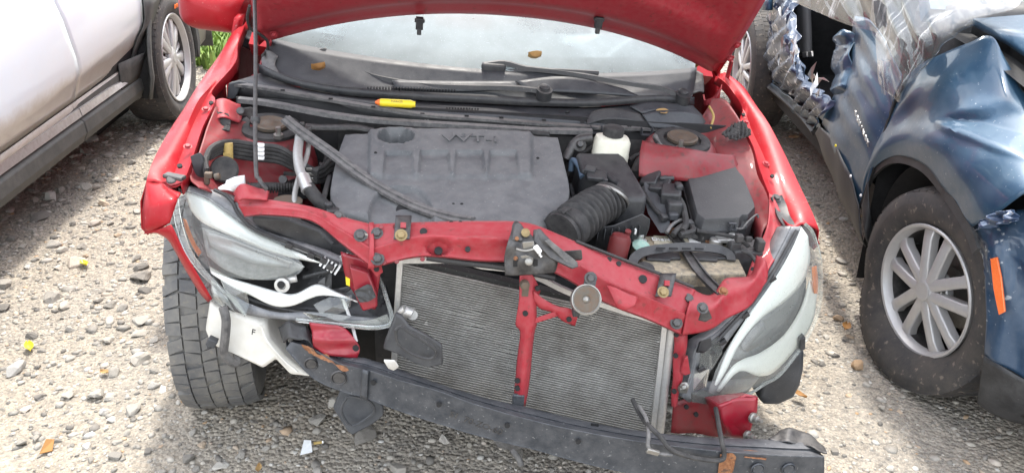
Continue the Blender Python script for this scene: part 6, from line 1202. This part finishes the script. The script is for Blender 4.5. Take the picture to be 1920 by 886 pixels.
# ------------------------------------------------------------------ clear plastic sheeting taped over the wreck
rg = random.Random(11)
def film(rows, nx, ny, amp, seed, name, parent=None):
    r2 = random.Random(seed); ph = [(r2.uniform(.005, .09), r2.uniform(.005, .05), r2.uniform(0, 6.3), r2.uniform(.4, 1)) for _ in range(5)]
    def fn(a, b): return .02+amp*sum(s*(abs(math.sin(f1*a-f2*b+p))-.5) for f1, f2, p, s in ph)
    return mk(name, relE(rows, nx, ny, fn), 'plastic_film', parent, 25)
ps = bpy.data.objects.new('plastic_sheet', None); COL.objects.link(ps); ps.matrix_world = EQM.copy()
tag(ps, 'torn clear plastic sheeting draped over the blue wreck', 'plastic sheet')
film([[(1652,-60,.02),(1700,-60,.05),(1760,-60,.10),(1830,-60,.16),(1930,-60,.22)], [(1650,10,.0),(1690,8,.0),(1750,10,.02),(1820,12,.06),(1930,8,.10)], [(1656,70,-.03),(1690,70,-.05),(1740,70,-.04),(1800,55,.0),(1860,38,.06)], [(1662,125,-.05),(1685,130,-.07),(1720,125,-.06),(1760,105,-.03),(1805,70,.02)], [(1668,160,-.05),(1685,172,-.07),(1704,170,-.07),(1730,145,-.05),(1775,95,-.01)], [(1682,172,-.05),(1692,185,-.06),(1702,192,-.06),(1716,165,-.05),(1745,125,-.03)]], 90, 80, .008, 4, 'sheet', ps)
film([[(1485,-30,.02),(1540,-20,.0),(1600,-10,-.01),(1655,0,-.02)], [(1490,0,.0),(1545,20,-.02),(1600,35,-.03),(1655,45,-.03)], [(1520,8,.0),(1560,30,-.02),(1605,48,-.03),(1658,62,-.03)]], 60, 20, .007, 9, 'sheet', ps)
film([[(1660,110,-.06),(1672,115,-.07),(1684,112,-.07)], [(1664,150,-.06),(1672,152,-.08),(1682,150,-.07)], [(1666,175,-.055),(1674,178,-.07),(1686,180,-.06)]], 14, 24, .008, 14, 'sheet', ps)

# ------------------------------------------------------------------ white SUV on the left
mat('white_paint', (.70, .77, .82), .3, .0, .6, ((.74,.73,.71), .25, 5), ((.6,.58,.55), .2, 200, .7))
mat('dusty_white', (.40, .37, .33), .6, 0, .1, ((.62,.58,.53), .6, 6), ((.36,.32,.28), .3, 70, .66))
mat('grey_cladding', (.05, .054, .053), .6, 0, 0, ((.14,.135,.125), .6, 7), None, .15, 200)
mat('strip_chrome', (.55, .55, .56), .3, .8, 0, ((.42,.39,.36), .6, 12), ((.3,.28,.26), .4, 50, .62))
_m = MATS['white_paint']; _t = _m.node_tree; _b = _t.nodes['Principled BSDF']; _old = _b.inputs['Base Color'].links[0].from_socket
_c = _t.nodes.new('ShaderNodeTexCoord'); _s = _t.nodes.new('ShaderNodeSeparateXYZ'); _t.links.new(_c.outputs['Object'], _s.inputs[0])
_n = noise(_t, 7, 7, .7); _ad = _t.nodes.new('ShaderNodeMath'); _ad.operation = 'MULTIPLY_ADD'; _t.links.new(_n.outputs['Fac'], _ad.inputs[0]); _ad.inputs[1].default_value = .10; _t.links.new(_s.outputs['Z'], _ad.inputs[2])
_rd = ramp(_t, _ad.outputs[0], .615, .675, (1,1,1,1), (0,0,0,1))            # blends to beige towards the bottom of the doors
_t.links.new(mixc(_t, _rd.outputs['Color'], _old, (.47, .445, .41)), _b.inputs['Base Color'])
wh = root('white_suv', SUVM, 'white SUV with dusty grey sill cladding parked at the left', 'car')
def prof(z, y):
    zc = .60+.055*(y+1.3)
    pts = [(.30, -.115), (zc-.16, -.105), (zc-.05, -.052), (zc, -.022), (zc+.06, -.008), (.85, .0), (1.0, -.012), (1.12, -.045)]
    return float(np.interp(z, [p[0] for p in pts], [p[1] for p in pts]))
def seam(z): return -1.375-.40*(z-.745)+.12*(z-.745)**2
def side_panel(nm, ya, yb, mt='white_paint', zs=None, par=wh, off=0.0):
    rows = []
    for z in (zs or (.455, .50, .54, .57, .60, .63, .67, .75, .85, .95, 1.04, 1.12)):
        a, b = ya(z), yb(z); rows.append([V(prof(z, y)+off, y, z) for y in np.linspace(a, b, 26)])
    return mk(nm, grid(rows), mt, par, 50, solid=.012, off=-1)
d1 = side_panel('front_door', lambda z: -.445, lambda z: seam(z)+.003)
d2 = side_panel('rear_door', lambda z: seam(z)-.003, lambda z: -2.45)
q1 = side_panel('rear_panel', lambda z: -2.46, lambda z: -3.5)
mk('panel_backing', grid([[V(-.06-.06*(z < .6), y, z) for y in (-.48, -3.5)] for z in (.40, .6, 1.1)]), 'dark_void', wh)
for nm, a, b in (('lower_door_band', -.445, -1.285), ('lower_door_band', -1.29, -2.5)):
    mk(nm, grid([[V(prof(z, y)+.0025, y, z) for y in np.linspace(a, b, 16)] for z in (.40, .455)]), 'dusty_white', d1 if a > -1 else d2, 50, solid=.006)
def strip(nm, ya, yb, z0, z1, x0, x1, mt, par): return mk(nm, stackl([[V(x0, y, z0), V(x1, y, z0+.006), V(x1, y, z1-.006), V(x0, y, z1), V(x0-.03, y, z1), V(x0-.03, y, z0)] for y in (ya, yb)]), mt, par, 30, bevel=.003)
def sill(ya, yb, nm): return mk(nm, stackl([[V(-.13, y, .245), V(-.098, y, .255), V(-.075, y, .30), V(-.078, y, .355), V(-.10, y, .368), V(-.16, y, .36), V(-.16, y, .25)] for y in np.linspace(ya, yb, 6)]), 'grey_cladding', wh, 30, bevel=.005)
s1_ = sill(-.43, -1.235, 'sill_cladding'); s2_ = sill(-1.243, -2.6, 'sill_cladding')
mk('sill_trim', stackl([[V(-.095, y, .372), V(-.082, y, .38), V(-.088, y, .372+h_), V(-.105, y, .377+h_), V(-.14, y, .375)] for y, h_ in ((-.60, .004), (-.66, .030), (-.85, .042), (-1.235, .044))]), 'strip_chrome', s1_, 30)
mk('sill_trim', stackl([[V(-.095, y, .372), V(-.082, y, .38), V(-.088, y, .372+h_), V(-.105, y, .377+h_), V(-.14, y, .375)] for y, h_ in ((-1.245, .044), (-2.6, .046))]), 'strip_chrome', s2_, 30)
mk('cladding_upper', stackl([[V(-.105, y, .36), V(-.098, y, .36), V(-.094, y, .36+h_), V(-.11, y, .36+h_)] for y, h_ in ((-.44, .12), (-.55, .105), (-.72, .085), (-1.3, .075), (-2.6, .075))]), 'grey_cladding', wh, 30)
# cladding around the wheel arch
ar = []
for rr_, xx in ((.43, -.03), (.44, -.004), (.475, .002), (.49, -.008)):
    ar.append([V(xx-(.07*max(0, -math.sin(t))), -rr_*math.cos(t), .37+rr_*math.sin(t)) for t in np.linspace(0, math.pi+.2, 36)])
    ar[-1] = [V(xx-.035, -rr_+.02, .245), V(xx-.015, -rr_+.004, .31)]+ar[-1]
mk('cladding_corner', grid([[V(-.088+(z-.36)*.42*k_, y, z) for y, k_ in ((-.435, 1), (-.50, .8), (-.58, .5), (-.70, .1))] for z in (.355, .40, .45, .50)]), 'grey_cladding', wh, 50, solid=.008)
mk('arch_cladding', grid([[V(prof(z, -.47)+.010, -.50+.045*sst(z, .55, .7)+(.50-.045*sst(z, .55, .7)-math.sqrt(max(.0, .425**2-(z-.37)**2)))*t, z) for t in (0, .5, 1)] for z in np.linspace(.25, .79, 12)]), 'grey_cladding', wh, 50, solid=.008)
mk('wheel_arch_trim', grid(ar), 'grey_cladding', wh, 40, solid=.01)
mk('wheel_liner', grid([[V(x, -.44*math.cos(t), .37+.44*math.sin(t)) for t in np.linspace(-.3, math.pi+.2, 24)] for x in (-.01, -.40)]), 'dark_void', wh, 50)
mk('liner_backing', grid([[V(-.35, y, z) for y in (-.5, .5)] for z in (.05, .85)]), 'dark_void', wh)
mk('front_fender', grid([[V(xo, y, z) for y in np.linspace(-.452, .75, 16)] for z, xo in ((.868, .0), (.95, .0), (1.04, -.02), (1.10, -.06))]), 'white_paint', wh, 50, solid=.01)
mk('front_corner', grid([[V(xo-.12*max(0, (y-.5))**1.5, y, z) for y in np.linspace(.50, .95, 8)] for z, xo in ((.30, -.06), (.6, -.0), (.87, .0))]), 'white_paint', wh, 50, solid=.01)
mk('front_face', grid([[V(x, .95, z) for x in (-.05, -.9, -1.8)] for z in (.25, .6, 1.05)]), 'grey_cladding', wh, solid=.02)
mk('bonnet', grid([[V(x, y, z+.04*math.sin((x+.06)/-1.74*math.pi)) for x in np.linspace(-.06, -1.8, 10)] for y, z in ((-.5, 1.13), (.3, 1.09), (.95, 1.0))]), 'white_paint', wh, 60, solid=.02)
mk('windscreen', grid([[V(x, y, z) for x in (-.12*k, -1.74+.12*k)] for y, z, k in ((-.55, 1.13, 1), (-1.3, 1.62, 2))]), 'car_glass', wh)
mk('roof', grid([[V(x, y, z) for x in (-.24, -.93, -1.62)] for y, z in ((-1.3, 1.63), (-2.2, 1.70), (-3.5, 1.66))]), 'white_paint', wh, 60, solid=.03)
for y0, y1 in ((-1.0, -1.42), (-1.5, -2.42), (-2.52, -3.4)): mk('side_window', grid([[V(-.05, y, 1.12) for y in (y0, y1)], [V(-.20, y, 1.56) for y in (min(y0, -1.3), y1)]]), 'car_glass', wh)
mk('far_side', grid([[V(-1.8+.2*(z > 1.2), y, z) for y in (.9, -1, -3.5)] for z in (.3, 1.1, 1.64)]), 'white_paint', wh, solid=.02)
mk('underbody', box(V(-.9, -1.4, .34), (1.5, 3.4, .16)), 'dark_void', wh)
wheel(wh, (-.125, 0, .375), (1, 0, 0), .372, .245, .252, 'twin', ([(-.92,-.5,.0), (-.46,.0,.3), (.06,.5,.55), (.56,.95,.8)], 60, .003, .12), lambda p: V(p.x, p.y, max(p.z, .004)), phase=.25, mt='tyre_muddy', rmt='silver_wheel')
mk('paint_mark', [sweep([V(.004, .10+.01*k, .665+.012*math.sin(k*2)) for k in range(-4, 4)], [(-.001,-.004), (.001,-.004), (.001,.004), (-.001,.004)], V(1,0,0), 2)], 'orange_plastic', wh)
wheel(wh, (-.125, -2.85, .375), (1, 0, 0), .372, .245, .252, 'twin', None, lambda p: V(p.x, p.y, max(p.z, .004)), phase=.5, mt='tyre_muddy', rmt='silver_wheel')

# ------------------------------------------------------------------ loose things lying about
def loose(name, shapes, mt, label, cat, M=CARM, group=None, **k):
    o = mk(name, shapes, mt, None, **k); o.matrix_world = M; tag(o, label, cat, group); return o
# long seal strip fallen across the engine
loose('seal_strip', sweep(curve([(535,222,-.02),(560,243,-.05),(620,285,-.12),(690,337,-.21),(750,372,-.28),(800,394,-.335),(850,408,-.385),(885,414,-.42)]), [(-.016,-.003), (.016,-.003), (.014,.004), (.004,.004), (.002,.009), (-.004,.009), (-.006,.004), (-.014,.004)], V(0,-.3,.95)), 'trim_rubber', 'long grey rubber seal strip lying diagonally across the engine cover', 'seal strip', smooth=30)
pm_a, pm_b = A(706,196,.155), A(782,200,.15)
pm = bpy.data.objects.new('paint_marker', None); COL.objects.link(pm); pm.matrix_world = CARM; tag(pm, 'yellow paint marker with orange tip lying on the black cowl', 'marker')
axm = (pm_b-pm_a).normalized()
mk('barrel', lathe([(.010,.010),(.0115,.016),(.0118,.10),(.0095,.104),(.0085,.112)], pm_a+V(0,-.004,.008), axm, 20), 'yellow_plastic', pm, 40)
mk('cap', lathe([(.004,-.004),(.0055,.0),(.0085,.004),(.010,.010)], pm_a+V(0,-.004,.008), axm, 18), 'orange_plastic', pm, 40)
text('lettering', 'MARKER', basis(pm_a.lerp(pm_b, .5)+V(0,-.013,.016), axm, V(0,.6,.8)), .009, 'lock_gold', pm, .0003)
def leaf(c, n, L_, Wd, mt, label, M=CARM, rz=0, curl=.3):
    u, w_, a = axes(n); d = u*math.cos(rz)+w_*math.sin(rz); s = a.cross(d); rows = []
    for i in range(9):
        t = i/8; wv = Wd*math.sin(math.pi*min(1, t*.95+.04))**.8*(1-.3*t); rows.append([Vector(c)+d*(L_*(t-.5))+s*(wv*j)+a*(curl*L_*(abs(j)**1.5*.5+(t-.5)**2)+.003+random.uniform(0,.002)) for j in (-1,-.5,0,.5,1)])
    o = mk('leaf', grid(rows), mt, None, 50); o.matrix_world = M; tag(o, label, 'leaf'); return o
leaf(A(597,138,.29)+V(0,0,.006), V(0,-.3,1), .042, .016, 'leaf_brown', 'curled brown dry leaf on the cowl under the left wiper', rz=.3, curl=.8)
leaf(A(1000,119,.31)+V(0,0,.012), V(0,-.5,.9), .042, .016, 'leaf_tan', 'curled tan leaf behind the middle of the wiper blade', rz=.1, curl=.9)
leaf(A(862,127,.31)+V(0,0,.008), V(0,-.5,.9), .03, .010, 'leaf_brown', 'small brown leaf at the foot of the windshield left of the wiper joint', rz=.1)
leaf(A(1240,216,.19)+V(0,0,.008), V(0,-.3,1), .042, .017, 'leaf_tan', 'flat tan leaf on the right end of the cowl', rz=.05, curl=.15)
leaf(A(1313,118,.45), V(-.5,-.6,.6), .05, .014, 'leaf_brown', 'brown leaf caught beside the right hood hinge', rz=1.4)
for a, b, L_, m_, lb, rz in ((158,497,.055,'leaf_yellow','bright yellow-green leaf on the sunlit gravel at the left',-.2), (55,653,.055,'leaf_yellow','yellow pointed leaf lying at the far left',.9), (197,700,.04,'leaf_tan','small orange-tan leaf between two stones at lower left',1.2), (1585,616,.06,'leaf_brown','yellow-brown leaf between the cars beside the flat tyre',-.3), (1497,742,.05,'leaf_brown','dry brown leaf by the right headlight resonator',.6), (487,880,.035,'leaf_tan','ochre leaf at the bottom edge left of the beam',.2)):
    p = W.at(a, b, 'z', .012); leaf(p, V(random.uniform(-.2,.2), random.uniform(-.2,.2), 1), L_, L_*.3, m_, lb, Matrix.Identity(4), rz)
p = W.at(597, 829, 'z', .012); cg = root('cigarette_butt', Matrix.Identity(4), 'orange cigarette butt on the gravel below the drooping flap', 'cigarette')
mk('filter', lathe([(.0042,-.013),(.0042,.010)], p, V(1,.1,.05), 12), 'tape_yellow', cg); mk('paper', lathe([(.0041,.010),(.0041,.014)], p, V(1,.1,.05), 12), 'white_print', cg)
for a, b, s_, lb in ((575,842,.05,'curved piece of pale blue plastic on the gravel beside the cigarette butt'), (305,735,.03,'white scrap of plastic left of the winter tyre'), (90,840,.05,'orange-brown chip of wood in the lower left corner')):
    p = W.at(a, b, 'z', .014); o = mk('scrap', ([p+V(-s_*.3,-s_*.4,0), p+V(s_*.35,-s_*.3,.004), p+V(s_*.2,s_*.5,.012), p+V(-s_*.15,s_*.35,.02)], [(0,1,2,3)]), 'leaf_brown' if 'wood' in lb else 'white_shell', None, 0, solid=.003); tag(o, lb, 'scrap')
